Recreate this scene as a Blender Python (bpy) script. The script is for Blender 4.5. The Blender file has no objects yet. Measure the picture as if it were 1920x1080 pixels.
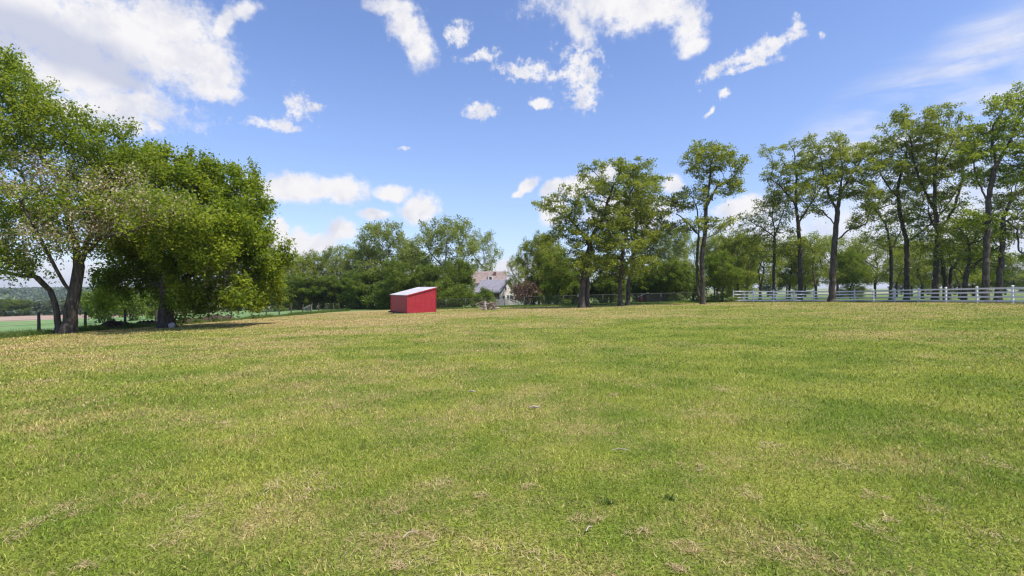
import bpy, math, random
import numpy as np
from mathutils import Vector, Matrix

# ------------------------------------------------------------------ camera, world, sun
C = bpy.context.scene
CAMZ = 1.85
F = 960.0                      # focal length in units of half the 1920 px frame (18 mm on 36 mm)
cam = bpy.data.cameras.new('camera'); co = bpy.data.objects.new('camera', cam)
C.collection.objects.link(co); C.camera = co
co.location = (0, 0, CAMZ); co.rotation_euler = (math.radians(90), 0, 0)
cam.lens = 18; cam.sensor_width = 36; cam.clip_start = 0.1; cam.clip_end = 20000
C.view_settings.view_transform = 'Standard'; C.view_settings.look = 'None'
C.view_settings.exposure = 0.38; C.view_settings.gamma = 1.0
C.render.engine = 'CYCLES'
C.cycles.use_denoising = True
C.cycles.max_bounces = 6; C.cycles.diffuse_bounces = 3; C.cycles.transmission_bounces = 3
C.cycles.glossy_bounces = 2; C.cycles.transparent_max_bounces = 6
C.cycles.filter_width = 1.3
C.cycles.sample_clamp_indirect = 4.0

SUN_EL = math.radians(60)
SUN_H = Vector((0.84, -0.54)).normalized()          # towards the sun, seen from above
sund = Vector((SUN_H.x * math.cos(SUN_EL), SUN_H.y * math.cos(SUN_EL), math.sin(SUN_EL)))
sl = bpy.data.lights.new('sun', 'SUN'); sl.energy = 4.5; sl.angle = math.radians(0.5); sl.color = (1.0, 0.955, 0.88)
so = bpy.data.objects.new('sun', sl); C.collection.objects.link(so)
so.rotation_euler = sund.to_track_quat('Z', 'Y').to_euler(); so.location = (30, -20, 60)


class NB:
    """small node-tree builder"""
    def __init__(self, nt): self.nt = nt
    def n(self, typ, ins=None, **kw):
        nd = self.nt.nodes.new(typ)
        for k, v in kw.items(): setattr(nd, k, v)
        for k, v in (ins or {}).items():
            s = nd.inputs[k]
            if isinstance(v, bpy.types.NodeSocket): self.nt.links.new(v, s)
            else: s.default_value = v
        return nd
    def m(self, op, a, b=None, c=None, clamp=False):
        d = {0: a}
        if b is not None: d[1] = b
        if c is not None: d[2] = c
        return self.n('ShaderNodeMath', d, operation=op, use_clamp=clamp).outputs[0]
    def ss(self, v, a, b, lo=0.0, hi=1.0):
        return self.n('ShaderNodeMapRange', {0: v, 1: a, 2: b, 3: lo, 4: hi}, interpolation_type='SMOOTHSTEP').outputs[0]
    def mix(self, f, a, b):
        nd = self.n('ShaderNodeMix', data_type='RGBA')
        for i, v in ((0, f), (6, a), (7, b)):
            if isinstance(v, bpy.types.NodeSocket): self.nt.links.new(v, nd.inputs[i])
            else: nd.inputs[i].default_value = v if i == 0 else (*v, 1) if len(v) == 3 else v
        return nd.outputs[2]
    def noise(self, vec, scale, detail=4, rough=0.55, dist=0.0):
        nd = self.n('ShaderNodeTexNoise', {'Scale': scale, 'Detail': detail, 'Roughness': rough, 'Distortion': dist})
        if vec is not None: self.nt.links.new(vec, nd.inputs['Vector'])
        return nd.outputs[0]


def azel(px, y):
    a = math.atan((px - 960) / F)
    e = math.atan((540 - y) / F * math.cos(a))
    return a, e


def build_world():
    w = bpy.data.worlds.new('World'); C.world = w; w.use_nodes = True
    nt = w.node_tree; nt.nodes.clear(); b = NB(nt)
    sky = b.n('ShaderNodeTexSky', sky_type='NISHITA', sun_disc=False)
    sky.sun_elevation = SUN_EL; sky.sun_rotation = math.atan2(SUN_H.x, SUN_H.y)
    sky.altitude = 200; sky.air_density = 1.0; sky.dust_density = 0.6; sky.ozone_density = 2.2
    g = b.n('ShaderNodeTexCoord').outputs['Generated']
    sp = b.n('ShaderNodeSeparateXYZ', {0: g})
    az = b.m('ARCTAN2', sp.outputs[0], sp.outputs[1])
    el = b.m('ARCSINE', sp.outputs[2])
    p0 = b.n('ShaderNodeCombineXYZ', {0: az, 1: el}).outputs[0]
    # wind-torn warping of the cloud field
    wn = b.n('ShaderNodeTexNoise', {'Vector': p0, 'Scale': 7.0, 'Detail': 4.0, 'Roughness': 0.6})
    wv = b.n('ShaderNodeVectorMath', {0: wn.outputs['Color'], 1: (0.5, 0.5, 0.5)}, operation='SUBTRACT').outputs[0]
    wv = b.n('ShaderNodeVectorMath', {0: wv, 3: 0.055}, operation='SCALE').outputs[0]
    p = b.n('ShaderNodeVectorMath', {0: p0, 1: wv}, operation='ADD').outputs[0]
    sx = b.n('ShaderNodeSeparateXYZ', {0: p}); flat = b.n('ShaderNodeCombineXYZ', {0: sx.outputs[0], 1: sx.outputs[1]}).outputs[0]

    def blobs(lst, vec=None):
        out = None
        for (px, y, rx, ry, ang) in lst:
            a, e = azel(px, y)
            a1, e1 = azel(px + rx, y); a2, e2 = azel(px, y + ry)
            k = (math.hypot(a1 - a, e1 - e)) ; q = math.hypot(a2 - a, e2 - e)
            mp = b.n('ShaderNodeMapping', {'Vector': vec or flat, 'Location': (a, e, 0), 'Rotation': (0, 0, math.radians(ang)),
                                           'Scale': (k, q, 1)}, vector_type='TEXTURE').outputs[0]
            ln = b.n('ShaderNodeVectorMath', {0: mp}, operation='LENGTH').outputs['Value']
            v = b.m('SUBTRACT', 1.0, ln)
            out = v if out is None else b.m('SMOOTH_MAX', out, v, 0.12)
        return out
    big = [(40, 20, 260, 130, 0), (230, 60, 200, 120, 0), (310, 40, 110, 80, 0), (230, 200, 140, 55, 0), (130, 200, 90, 40, 0), (385, 120, 80, 70, 0), (1220, 15, 100, 55, 0), (150, 120, 200, 90, -8), (330, 110, 110, 80, 0), (250, 195, 120, 55, 0),
           (400, 165, 75, 30, 0), (-80, 60, 200, 110, 0), (240, 235, 55, 25, 0), (420, 45, 50, 22, 60), (455, 25, 38, 20, 20),
           (1150, -5, 190, 60, 0), (1075, 45, 60, 32, -40), (1285, 45, 38, 62, 0), (1295, 90, 30, 25, 0),
           (760, 40, 62, 38, -40), (790, 90, 34, 48, 10), (740, 10, 60, 20, 0)]
    mid = [(560, 190, 24, 32, 10), (585, 195, 26, 12, 0), (515, 226, 52, 15, 0), (858, 60, 22, 22, 0), (896, 95, 32, 11, 10),
           (998, 130, 58, 20, 0), (1082, 128, 40, 56, 0), (1100, 175, 28, 30, 0), (1040, 135, 40, 16, 0), (898, 214, 36, 15, 0), (1012, 190, 18, 9, 10),
           (1425, 98, 100, 19, 18), (1340, 136, 28, 13, 10), (1498, 50, 15, 24, 0), (1358, 184, 14, 11, 0), (1470, 75, 40, 14, 20),
           (757, 279, 14, 4, 0), (290, 240, 22, 10, 0), (1330, 214, 9, 5, 30), (1400, 130, 60, 9, 5), (1538, 70, 8, 10, 0)]
    cum = [(560, 356, 130, 33, 0), (640, 362, 62, 32, 0), (485, 345, 50, 26, 0), (735, 366, 42, 18, 0), (785, 394, 46, 32, 0),
           (705, 401, 42, 13, 0), (640, 430, 32, 24, 0), (580, 455, 85, 24, 8), (540, 460, 60, 48, 0), (520, 425, 22, 28, 0),
           (992, 345, 24, 15, 35), (975, 362, 20, 10, 30), (1085, 350, 62, 30, 10), (1035, 350, 34, 17, 30), (1040, 395, 34, 45, 0),
           (1268, 345, 30, 20, -5), (1130, 330, 35, 30, 0), (1400, 395, 80, 28, 5), (1180, 400, 120, 45, 0), (960, 500, 60, 22, 0)]
    n1 = b.noise(flat, 16.0, 10, 0.68)
    n2 = b.noise(p0, 60.0, 7, 0.68)
    ns = b.m('ADD', b.m('MULTIPLY', b.m('SUBTRACT', n1, 0.5), 2.6), b.m('MULTIPLY', b.m('SUBTRACT', n2, 0.5), 2.6))
    B = blobs(big); M = blobs([(q[0], q[1], q[2] * 1.3, q[3] * 1.3, q[4]) for q in mid]); K = blobs(cum)
    d1 = b.m('MULTIPLY_ADD', ns, 0.55, b.m('MULTIPLY', b.m('MINIMUM', B, 0.9), 1.25))
    d2 = b.m('MULTIPLY_ADD', ns, 1.1, b.m('MULTIPLY_ADD', b.m('MINIMUM', M, 0.65), 1.25, 0.0))
    d3 = b.m('MULTIPLY_ADD', ns, 0.38, K)
    a1 = b.ss(d1, -0.10, 0.85); a2 = b.ss(d2, 0.0, 1.0, 0, 0.97); a3 = b.ss(d3, -0.04, 0.52)
    al = b.m('MAXIMUM', b.m('MAXIMUM', a1, a2), a3)
    # thin cirrus to the right and a white veil low behind the right-hand trees
    rot = b.n('ShaderNodeMapping', {'Vector': p0, 'Rotation': (0, 0, math.radians(-33)), 'Scale': (1.0, 5.5, 1)}).outputs[0]
    ci = b.noise(rot, 4.0, 7, 0.6, 0.4)
    cm = blobs([(1700, 250, 380, 140, 22), (1900, 130, 320, 150, 20), (1800, 330, 340, 150, 0)], p0)
    cir = b.m('MULTIPLY', b.ss(ci, 0.30, 0.72), b.ss(cm, -0.1, 0.6, 0, 0.85))
    cm2 = blobs([(1760, 440, 520, 130, 0), (1450, 430, 170, 75, 0), (150, 545, 320, 70, 0)], p0)
    veil = b.m('MULTIPLY', b.ss(b.noise(p, 9.0, 5, 0.6), 0.25, 0.6), b.ss(cm2, -0.05, 0.5, 0, 0.85))
    al = b.m('MAXIMUM', al, b.m('MAXIMUM', cir, veil))
    # cloud body: bright rims, lavender grey where the cloud is thick
    core = blobs([(110, 75, 230, 60, -8), (215, 130, 110, 40, -10), (-60, 60, 150, 60, 0)], p)
    nz = b.noise(flat, 9.0, 6, 0.6)
    thick = b.m('MULTIPLY', b.ss(b.m('ADD', core, b.m('MULTIPLY', b.m('SUBTRACT', nz, 0.5), 0.9)), -0.15, 0.6), 0.9)
    und = b.ss(b.noise(b.n('ShaderNodeVectorMath', {0: p, 1: (0.0, 0.02, 0.3)}, operation='ADD').outputs[0], 16.0, 5, 0.6), 0.42, 0.70, 0, 0.55)
    lit = b.m('MAXIMUM', thick, und)
    cc = b.mix(lit, (1.0, 0.985, 1.0), (0.60, 0.64, 0.80))
    # sky colour
    skc = b.n('ShaderNodeVectorMath', {0: sky.outputs[0], 1: (SKY_R, SKY_G, SKY_B)}, operation='MULTIPLY').outputs[0]
    lo = b.ss(el, 0.0, 0.5, 0.22, 0.0)
    skc = b.mix(lo, skc, (2.7, 3.3, 5.1))
    cc = b.n('ShaderNodeVectorMath', {0: cc, 3: 5.25}, operation='SCALE').outputs[0]
    col = b.mix(al, skc, cc)
    bg = b.n('ShaderNodeBackground', {0: col, 1: 0.14})
    out = b.n('ShaderNodeOutputWorld'); nt.links.new(bg.outputs[0], out.inputs[0])
    w.cycles.sampling_method = 'MANUAL'; w.cycles.sample_map_resolution = 512


SKY_R, SKY_G, SKY_B = 0.94, 0.96, 1.16
build_world()

# ------------------------------------------------------------------ helpers
COL = C.collection
rng = np.random.default_rng(7)


def P(px, y, Y): return Vector(((px - 960) / F * Y, Y, CAMZ + (540 - y) / F * Y))


CT = [(0, 0, -1.85), (0, 6, -1.87), (-15, 10, -2.0), (15, 10, -1.75), (-24.5, 28, -2.5), (-26, 32, -2.65), (-26, 48, -3.0), (-26, 78, -3.5),
      (-9.8, 48, -2.4), (-8, 54, -2.4), (-3.2, 52, -2.17), (7.3, 50, -1.95), (20, 54, -1.7), (40, 60, -1.62), (26, 60, -1.62), (40, 40, -1.2), (40, 20, -1.15),
      (60, 30, -0.8), (60, 60, -1.4), (0, 30, -2.0), (20, 30, -1.6), (-20, 10, -2.1), (-24, 18, -2.35), (-45, 95, -4.0), (-190, 200, -10.8), (-98, 130, -7.0), (-60, 60, -4.7), (-40, 40, -3.55),
      (-80, 80, -6.0), (-60, 20, -4.2), (40, 100, -2.2), (90, 60, -1.4), (110, 150, -2.0), (0, 100, -3.3), (-22, 80, -3.4), (0, 72, -2.5), (20, 80, -2.1), (0, -30, -1.9),
      (-60, -30, -3), (60, -30, -1), (0, 250, -5), (220, 250, -3), (-250, 60, -14), (250, 20, -1), (-120, 250, -11)]
CTA = np.array(CT, float)


def _k(r): return r                                     # linear radial basis, smooth enough after rounding
_S = 4.0
def _basis(X, Y): return np.sqrt((X[:, None] - CTA[None, :, 0]) ** 2 + (Y[:, None] - CTA[None, :, 1]) ** 2 + _S)
_n = len(CTA); _A = np.zeros((_n + 3, _n + 3))
_A[:_n, :_n] = _basis(CTA[:, 0], CTA[:, 1]); _A[:_n, _n] = 1; _A[:_n, _n + 1:] = CTA[:, :2]; _A[_n:, :_n] = _A[:_n, _n:].T
_W = np.linalg.solve(_A, np.r_[CTA[:, 2], 0, 0, 0])


def sst(x, a, b):
    t = np.clip((x - a) / (b - a), 0, 1); return t * t * (3 - 2 * t)


def H(X, Y):
    X = np.atleast_1d(np.asarray(X, float)); Y = np.atleast_1d(np.asarray(Y, float))
    z = _basis(X, Y) @ _W[:_n] + _W[_n] + _W[_n + 1] * X + _W[_n + 2] * Y
    r = np.hypot(X, Y)
    left = 1 - sst(X / np.maximum(np.abs(Y), 1), -0.7, -0.3)
    ridge = sst(r, 500, 1500)
    wav = 3.5 * np.sin(X / 170.) + 2 * np.sin(X / 61. + Y / 300.) + 1.0 * np.sin(X / 27.)
    far = left * (-26 + (17 + wav) * ridge) + (1 - left) * (-4 + 0 * r)
    t = sst(r, 300, 520)
    z = z * (1 - t) + far * t
    z = z + 0.018 * np.sin(X * 0.9 + 1.3 * np.sin(Y * 0.37)) * np.sin(Y * 0.71) * np.clip(r / 10, 0, 1)
    return z + CAMZ


def h1(x, y): return float(H(x, y)[0])


def tag(o, label=None, cat=None, group=None, kind=None):
    if label: o['label'] = label
    if cat: o['category'] = cat
    if group: o['group'] = group
    if kind: o['kind'] = kind
    return o


def empty(name, loc, label, cat, group=None, rz=0.0):
    o = bpy.data.objects.new(name, None); COL.objects.link(o); o.location = loc; o.rotation_euler = (0, 0, rz)
    o.empty_display_size = 0.3
    return tag(o, label, cat, group)


def np_mesh(name, verts, loops, sizes, mat, smooth=False):
    me = bpy.data.meshes.new(name)
    me.vertices.add(len(verts)); me.vertices.foreach_set('co', np.asarray(verts, np.float32).ravel())
    me.loops.add(len(loops)); me.loops.foreach_set('vertex_index', np.asarray(loops, np.int32).ravel())
    me.polygons.add(len(sizes)); st = np.r_[0, np.cumsum(sizes)[:-1]]
    me.polygons.foreach_set('loop_start', st.astype(np.int32)); me.polygons.foreach_set('loop_total', np.asarray(sizes, np.int32))
    if smooth: me.polygons.foreach_set('use_smooth', np.ones(len(sizes), bool))
    me.materials.append(mat); me.update(calc_edges=True); me.validate()
    return me


def obj(name, me, parent=None):
    o = bpy.data.objects.new(name, me); COL.objects.link(o); o.parent = parent
    return o


class MB:
    """collects boxes, prisms and tubes; build() links them as ONE mesh object"""
    def __init__(self): self.v = []; self.f = []
    def add(self, vs, fs):
        k = len(self.v); self.v += [tuple(v) for v in vs]; self.f += [tuple(i + k for i in f) for f in fs]
    def box(self, x0, x1, y0, y1, z0, z1):
        self.hexa([(x0, y0, z0), (x1, y0, z0), (x1, y1, z0), (x0, y1, z0), (x0, y0, z1), (x1, y0, z1), (x1, y1, z1), (x0, y1, z1)])
    def hexa(self, v):
        self.add(v, [(0, 3, 2, 1), (4, 5, 6, 7), (0, 1, 5, 4), (1, 2, 6, 5), (2, 3, 7, 6), (3, 0, 4, 7)])
    def bar(self, a, b, w, hgt):
        a = Vector(a); b = Vector(b); d = (b - a).normalized(); s = d.cross(Vector((0, 0, 1)))
        s = (s if s.length > 1e-4 else Vector((1, 0, 0))).normalized() * w / 2; u = s.cross(d).normalized() * hgt / 2
        self.hexa([a - s - u, b - s - u, b + s - u, a + s - u, a - s + u, b - s + u, b + s + u, a + s + u])
    def tube(self, pts, rad, n=8, cap=True):
        pts = [Vector(p) for p in pts]; rad = rad if isinstance(rad, (list, tuple)) else [rad] * len(pts)
        vs = []
        for i, p in enumerate(pts):
            d = (pts[min(i + 1, len(pts) - 1)] - pts[max(i - 1, 0)]).normalized()
            u = d.cross(Vector((0.13, 0.9, 0.4))).normalized(); w = d.cross(u)
            vs += [p + (u * math.cos(t) + w * math.sin(t)) * rad[i] for t in [2 * math.pi * k / n for k in range(n)]]
        fs = [(i * n + k, i * n + (k + 1) % n, (i + 1) * n + (k + 1) % n, (i + 1) * n + k) for i in range(len(pts) - 1) for k in range(n)]
        if cap: fs += [tuple(range(n))[::-1], tuple((len(pts) - 1) * n + k for k in range(n))]
        self.add(vs, fs)
    def build(self, name, mat, parent=None, bevel=0.0, smooth=False):
        me = bpy.data.meshes.new(name); me.from_pydata(self.v, [], self.f); me.materials.append(mat)
        if smooth: me.polygons.foreach_set('use_smooth', [True] * len(me.polygons))
        me.update(); o = obj(name, me, parent)
        if bevel:
            m = o.modifiers.new('bevel', 'BEVEL'); m.width = bevel; m.segments = 2; m.limit_method = 'ANGLE'
        return o


# ------------------------------------------------------------------ materials
def mat(name):
    m = bpy.data.materials.new(name); m.use_nodes = True; m.node_tree.nodes.clear()
    return m, NB(m.node_tree)


def finish(m, b, col, rough=0.8, spec=0.2, bump=None, bstr=0.3, bdist=0.02, trans=0.0, tcol=None, metal=0.0):
    pr = b.n('ShaderNodeBsdfPrincipled', {'Roughness': rough, 'Specular IOR Level': spec, 'Metallic': metal})
    if isinstance(col, bpy.types.NodeSocket): m.node_tree.links.new(col, pr.inputs['Base Color'])
    else: pr.inputs['Base Color'].default_value = (*col, 1)
    if bump is not None:
        bn = b.n('ShaderNodeBump', {'Height': bump, 'Strength': bstr, 'Distance': bdist}); m.node_tree.links.new(bn.outputs[0], pr.inputs['Normal'])
    sh = pr.outputs[0]
    if trans:
        tr = b.n('ShaderNodeBsdfTranslucent', {'Color': tcol if tcol is not None else (*col, 1)})
        sh = b.n('ShaderNodeMixShader', {0: trans, 1: sh, 2: tr.outputs[0]}).outputs[0]
    out = b.n('ShaderNodeOutputMaterial'); m.node_tree.links.new(sh, out.inputs[0])
    return m


def mottled(name, c0, c1, scale=3.0, rough=0.85, bstr=0.3, bdist=0.02, detail=6, spec=0.2, stretch=None, metal=0.0):
    m, b = mat(name); v = b.n('ShaderNodeTexCoord').outputs['Object']
    if stretch: v = b.n('ShaderNodeMapping', {'Vector': v, 'Scale': stretch}).outputs[0]
    n = b.noise(v, scale, detail, 0.65)
    return finish(m, b, b.mix(b.ss(n, 0.3, 0.7), c0, c1), rough, spec, n, bstr, bdist, metal=metal)


def leafmat(name, dark, mid, lite, trans=0.5, yel=0.12):
    m, b = mat(name); g = b.n('ShaderNodeNewGeometry')
    r = g.outputs['Random Per Island']
    cl = b.noise(g.outputs['Position'], 0.55, 3, 0.6)
    f = b.m('ADD', b.m('MULTIPLY', r, 0.55), b.m('MULTIPLY', b.ss(cl, 0.32, 0.68), 0.45))
    cr = b.n('ShaderNodeValToRGB', {0: f}); e = cr.color_ramp.elements
    e[0].position = 0.1; e[0].color = (*dark, 1); e[1].position = 0.92; e[1].color = (*lite, 1)
    x = e.new(0.5); x.color = (*mid, 1)
    c = cr.outputs[0]
    tc = b.n('ShaderNodeVectorMath', {0: c, 1: (1.45, 1.45, 0.5)}, operation='MULTIPLY').outputs[0]
    return finish(m, b, c, 0.55, 0.25, trans=trans, tcol=tc)


def lawn_group():
    g = bpy.data.node_groups.new('lawn_colour', 'ShaderNodeTree')
    g.interface.new_socket('Rnd', in_out='INPUT', socket_type='NodeSocketFloat')
    g.interface.new_socket('Color', in_out='OUTPUT', socket_type='NodeSocketColor')
    g.interface.new_socket('Dry', in_out='OUTPUT', socket_type='NodeSocketFloat')
    b = NB(g); gi = b.n('NodeGroupInput'); go = b.n('NodeGroupOutput')
    pos = b.n('ShaderNodeNewGeometry').outputs['Position']
    st = b.n('ShaderNodeMapping', {'Vector': pos, 'Scale': (0.55, 1.0, 0.0)}).outputs[0]
    flat = b.n('ShaderNodeMapping', {'Vector': pos, 'Scale': (1.0, 1.0, 0.0)}).outputs[0]
    a = b.noise(st, 0.17, 4, 0.6, 0.6); c = b.noise(flat, 0.85, 4, 0.65, 0.4); d = b.noise(flat, 5.0, 3, 0.6)
    sy = b.n('ShaderNodeSeparateXYZ', {0: pos})
    far = b.ss(sy.outputs[1], 18.0, 38.0, 0.0, 0.085)
    lx = b.ss(sy.outputs[0], -16.0, 10.0, 0.045, -0.03)
    s = b.m('ADD', b.m('MULTIPLY', a, 0.50), b.m('ADD', b.m('MULTIPLY', c, 0.34), b.m('MULTIPLY', d, 0.16)))
    s = b.m('ADD', b.m('ADD', s, far), lx)
    s = b.m('ADD', s, b.m('MULTIPLY', b.m('SUBTRACT', gi.outputs[0], 0.5), 0.21))
    dry = b.ss(s, 0.46, 0.67)
    gr = b.mix(b.ss(b.noise(flat, 0.5, 4, 0.6), 0.35, 0.65), (0.175, 0.245, 0.024), (0.320, 0.345, 0.052))
    gr = b.mix(b.ss(b.noise(flat, 3.1, 2, 0.6), 0.55, 0.75, 0, 0.5), gr, (0.090, 0.160, 0.014))
    dr = b.mix(b.ss(b.noise(flat, 1.3, 3, 0.6), 0.35, 0.7), (0.50, 0.390, 0.155), (0.56, 0.38, 0.20))
    cl = b.mix(dry, gr, dr)
    ed = b.m('MAXIMUM', b.ss(sy.outputs[0], 37.2, 38.8), b.m('MULTIPLY', b.ss(sy.outputs[1], 56.2, 58.2), b.ss(sy.outputs[0], 22.0, 27.0)))
    ed = b.m('MULTIPLY', ed, b.ss(c, 0.3, 0.55, 0.25, 0.9))
    cl = b.mix(ed, cl, (0.30, 0.20, 0.125))
    g.links.new(cl, go.inputs[0]); g.links.new(dry, go.inputs[1])
    return g


LG = lawn_group()


def lawn_mat():
    m, b = mat('mown_lawn'); pos = b.n('ShaderNodeNewGeometry').outputs['Position']
    fine = b.noise(pos, 14.0, 5, 0.75)
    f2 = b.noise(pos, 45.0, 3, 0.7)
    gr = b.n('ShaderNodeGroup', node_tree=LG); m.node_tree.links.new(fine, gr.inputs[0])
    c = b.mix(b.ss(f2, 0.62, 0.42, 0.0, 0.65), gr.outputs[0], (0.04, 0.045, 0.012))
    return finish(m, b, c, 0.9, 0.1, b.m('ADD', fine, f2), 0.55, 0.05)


def blade_mat():
    m, b = mat('grass_blades'); g = b.n('ShaderNodeNewGeometry')
    gr = b.n('ShaderNodeGroup', node_tree=LG); m.node_tree.links.new(g.outputs['Random Per Island'], gr.inputs[0])
    w = b.n('ShaderNodeTexWhiteNoise', {'W': g.outputs['Random Per Island']}, noise_dimensions='1D').outputs[0]
    k = b.n('ShaderNodeMapRange', {0: w, 3: 0.42, 4: 1.68}).outputs[0]
    c = b.n('ShaderNodeVectorMath', {0: gr.outputs[0], 3: k}, operation='SCALE').outputs[0]
    tc = b.n('ShaderNodeVectorMath', {0: c, 1: (1.1, 1.15, 0.7)}, operation='MULTIPLY').outputs[0]
    return finish(m, b, c, 0.5, 0.3, trans=0.35, tcol=tc)


def field_mat():
    m, b = mat('crop_rows'); pos = b.n('ShaderNodeNewGeometry').outputs['Position']
    n = b.noise(pos, 0.5, 6, 0.75); n2 = b.noise(pos, 0.06, 4, 0.6)
    c = b.mix(b.ss(n, 0.35, 0.65), (0.10, 0.19, 0.06), (0.20, 0.29, 0.12))
    c = b.mix(b.ss(n2, 0.45, 0.7, 0, 0.5), c, (0.26, 0.27, 0.12))
    return finish(m, b, c, 0.9, 0.1, n, 0.5, 0.3)


M = {}
M['lawn'] = lawn_mat(); M['blade'] = blade_mat(); M['crop'] = field_mat()
M['soil'] = mottled('ploughed_soil', (0.30, 0.20, 0.15), (0.42, 0.30, 0.22), 0.05, 0.95, 0.3, 0.2)
M['bark'] = mottled('grey_brown_bark', (0.035, 0.028, 0.022), (0.12, 0.098, 0.078), 5.0, 0.95, 0.9, 0.06, stretch=(1.6, 1.6, 0.35))
M['bark2'] = mottled('pale_grey_bark', (0.08, 0.07, 0.06), (0.21, 0.18, 0.15), 5.0, 0.95, 0.8, 0.05, stretch=(1.6, 1.6, 0.35))
M['L_locust'] = leafmat('locust_leaves', (0.12, 0.17, 0.018), (0.20, 0.26, 0.028), (0.34, 0.37, 0.065))
M['L_bright'] = leafmat('bright_leaves', (0.085, 0.135, 0.012), (0.17, 0.23, 0.018), (0.34, 0.375, 0.04))
M['L_row'] = leafmat('walnut_leaves', (0.125, 0.16, 0.026), (0.21, 0.25, 0.042), (0.34, 0.36, 0.085))
M['L_pale'] = leafmat('pale_leaves', (0.14, 0.18, 0.05), (0.22, 0.26, 0.08), (0.34, 0.37, 0.14))
M['L_dark'] = leafmat('dark_leaves', (0.075, 0.115, 0.018), (0.13, 0.185, 0.03), (0.23, 0.28, 0.05))
M['L_purple'] = leafmat('purple_leaves', (0.13, 0.075, 0.06), (0.20, 0.125, 0.10), (0.29, 0.20, 0.16), 0.2)
M['L_young'] = leafmat('young_leaves', (0.085, 0.13, 0.018), (0.145, 0.205, 0.028), (0.25, 0.30, 0.05))
M['L_far'] = leafmat('distant_leaves', (0.06, 0.09, 0.05), (0.10, 0.14, 0.075), (0.17, 0.20, 0.10), 0.2)
M['blossom'] = leafmat('dry_blossom', (0.33, 0.25, 0.18), (0.48, 0.39, 0.32), (0.62, 0.53, 0.49), 0.3)
M['weeds'] = leafmat('tall_weeds', (0.05, 0.10, 0.02), (0.10, 0.17, 0.035), (0.24, 0.28, 0.10))
M['white'] = mottled('white_vinyl', (0.70, 0.70, 0.69), (0.84, 0.83, 0.81), 2.5, 0.45, 0.05, 0.005, spec=0.4)
M['post'] = mottled('weathered_post', (0.05, 0.04, 0.03), (0.13, 0.105, 0.08), 9, 0.95, 0.6, 0.01)
M['wire'] = mottled('galvanised_wire', (0.07, 0.07, 0.07), (0.13, 0.13, 0.13), 20, 0.6, 0.0, 0.01, metal=0.3)
M['stick'] = mottled('bleached_stick', (0.28, 0.22, 0.17), (0.55, 0.46, 0.38), 6, 0.9, 0.5, 0.01)
M['deadwood'] = mottled('dead_branches', (0.13, 0.09, 0.07), (0.33, 0.245, 0.195), 5, 0.95, 0.6, 0.02)
M['stone'] = mottled('pale_stone', (0.34, 0.32, 0.31), (0.55, 0.52, 0.51), 4, 0.9, 0.6, 0.03)
M['rubble'] = mottled('shaded_earth_and_brush', (0.025, 0.02, 0.014), (0.10, 0.072, 0.048), 4, 0.95, 0.9, 0.08)  # soil and brush brown, darkened to carry the shade lying on the bank


def red_mat():
    m, b = mat('red_metal_siding'); v = b.n('ShaderNodeTexCoord').outputs['Object']
    sp = b.n('ShaderNodeSeparateXYZ', {0: v})
    s = b.m('ADD', sp.outputs[0], sp.outputs[1])
    rib = b.m('POWER', b.m('ABSOLUTE', b.m('SINE', b.m('MULTIPLY', s, 13.0))), 6.0)
    n = b.noise(v, 2.2, 6, 0.7); n2 = b.noise(b.n('ShaderNodeMapping', {'Vector': v, 'Scale': (4, 4, 0.5)}).outputs[0], 3, 5, 0.6)
    c = b.mix(b.ss(n, 0.3, 0.75), (0.30, 0.017, 0.026), (0.40, 0.028, 0.036))
    c = b.mix(b.ss(n2, 0.6, 0.8, 0, 0.45), c, (0.24, 0.028, 0.034))
    return finish(m, b, c, 0.5, 0.35, b.m('ADD', rib, b.m('MULTIPLY', n, 0.3)), 0.35, 0.02)


M['red'] = red_mat()
M['redtrim'] = mottled('red_trim_paint', (0.38, 0.026, 0.034), (0.46, 0.045, 0.05), 3, 0.5, 0.1, 0.01)
M['tin'] = mottled('pale_sheet_roof', (0.36, 0.35, 0.36), (0.55, 0.53, 0.54), 1.4, 0.45, 0.2, 0.01, spec=0.4)
M['greyroof'] = mottled('grey_shingles', (0.26, 0.24, 0.27), (0.38, 0.36, 0.40), 3.0, 0.9, 0.4, 0.03)
M['brownroof'] = mottled('brown_shingles', (0.19, 0.135, 0.115), (0.33, 0.26, 0.23), 2.0, 0.9, 0.4, 0.03)
M['stucco'] = mottled('cream_stonework', (0.50, 0.41, 0.37), (0.76, 0.67, 0.62), 2.2, 0.95, 0.4, 0.03)
M['brick'] = mottled('dark_brick', (0.11, 0.06, 0.045), (0.20, 0.12, 0.09), 3.0, 0.95, 0.4, 0.03)
M['trim'] = mottled('brown_trim', (0.05, 0.035, 0.03), (0.08, 0.06, 0.05), 3.0, 0.7, 0.1, 0.01)
M['glass'] = mottled('dark_window_glass', (0.03, 0.035, 0.045), (0.06, 0.065, 0.08), 1.0, 0.12, 0.0, 0.01, spec=0.6)

# ------------------------------------------------------------------ ground: one grid split into its surfaces


def axis(lo, hi, dense0, dense1, step, snaps=()):
    a = list(np.arange(dense0, dense1 + 1e-6, step))
    s = step; x = dense1
    while x < hi: s *= 1.14; x += s; a.append(x)
    s = step; x = dense0
    while x > lo: s *= 1.14; x -= s; a.append(x)
    return np.unique(np.round(np.r_[a, snaps], 3))


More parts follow.
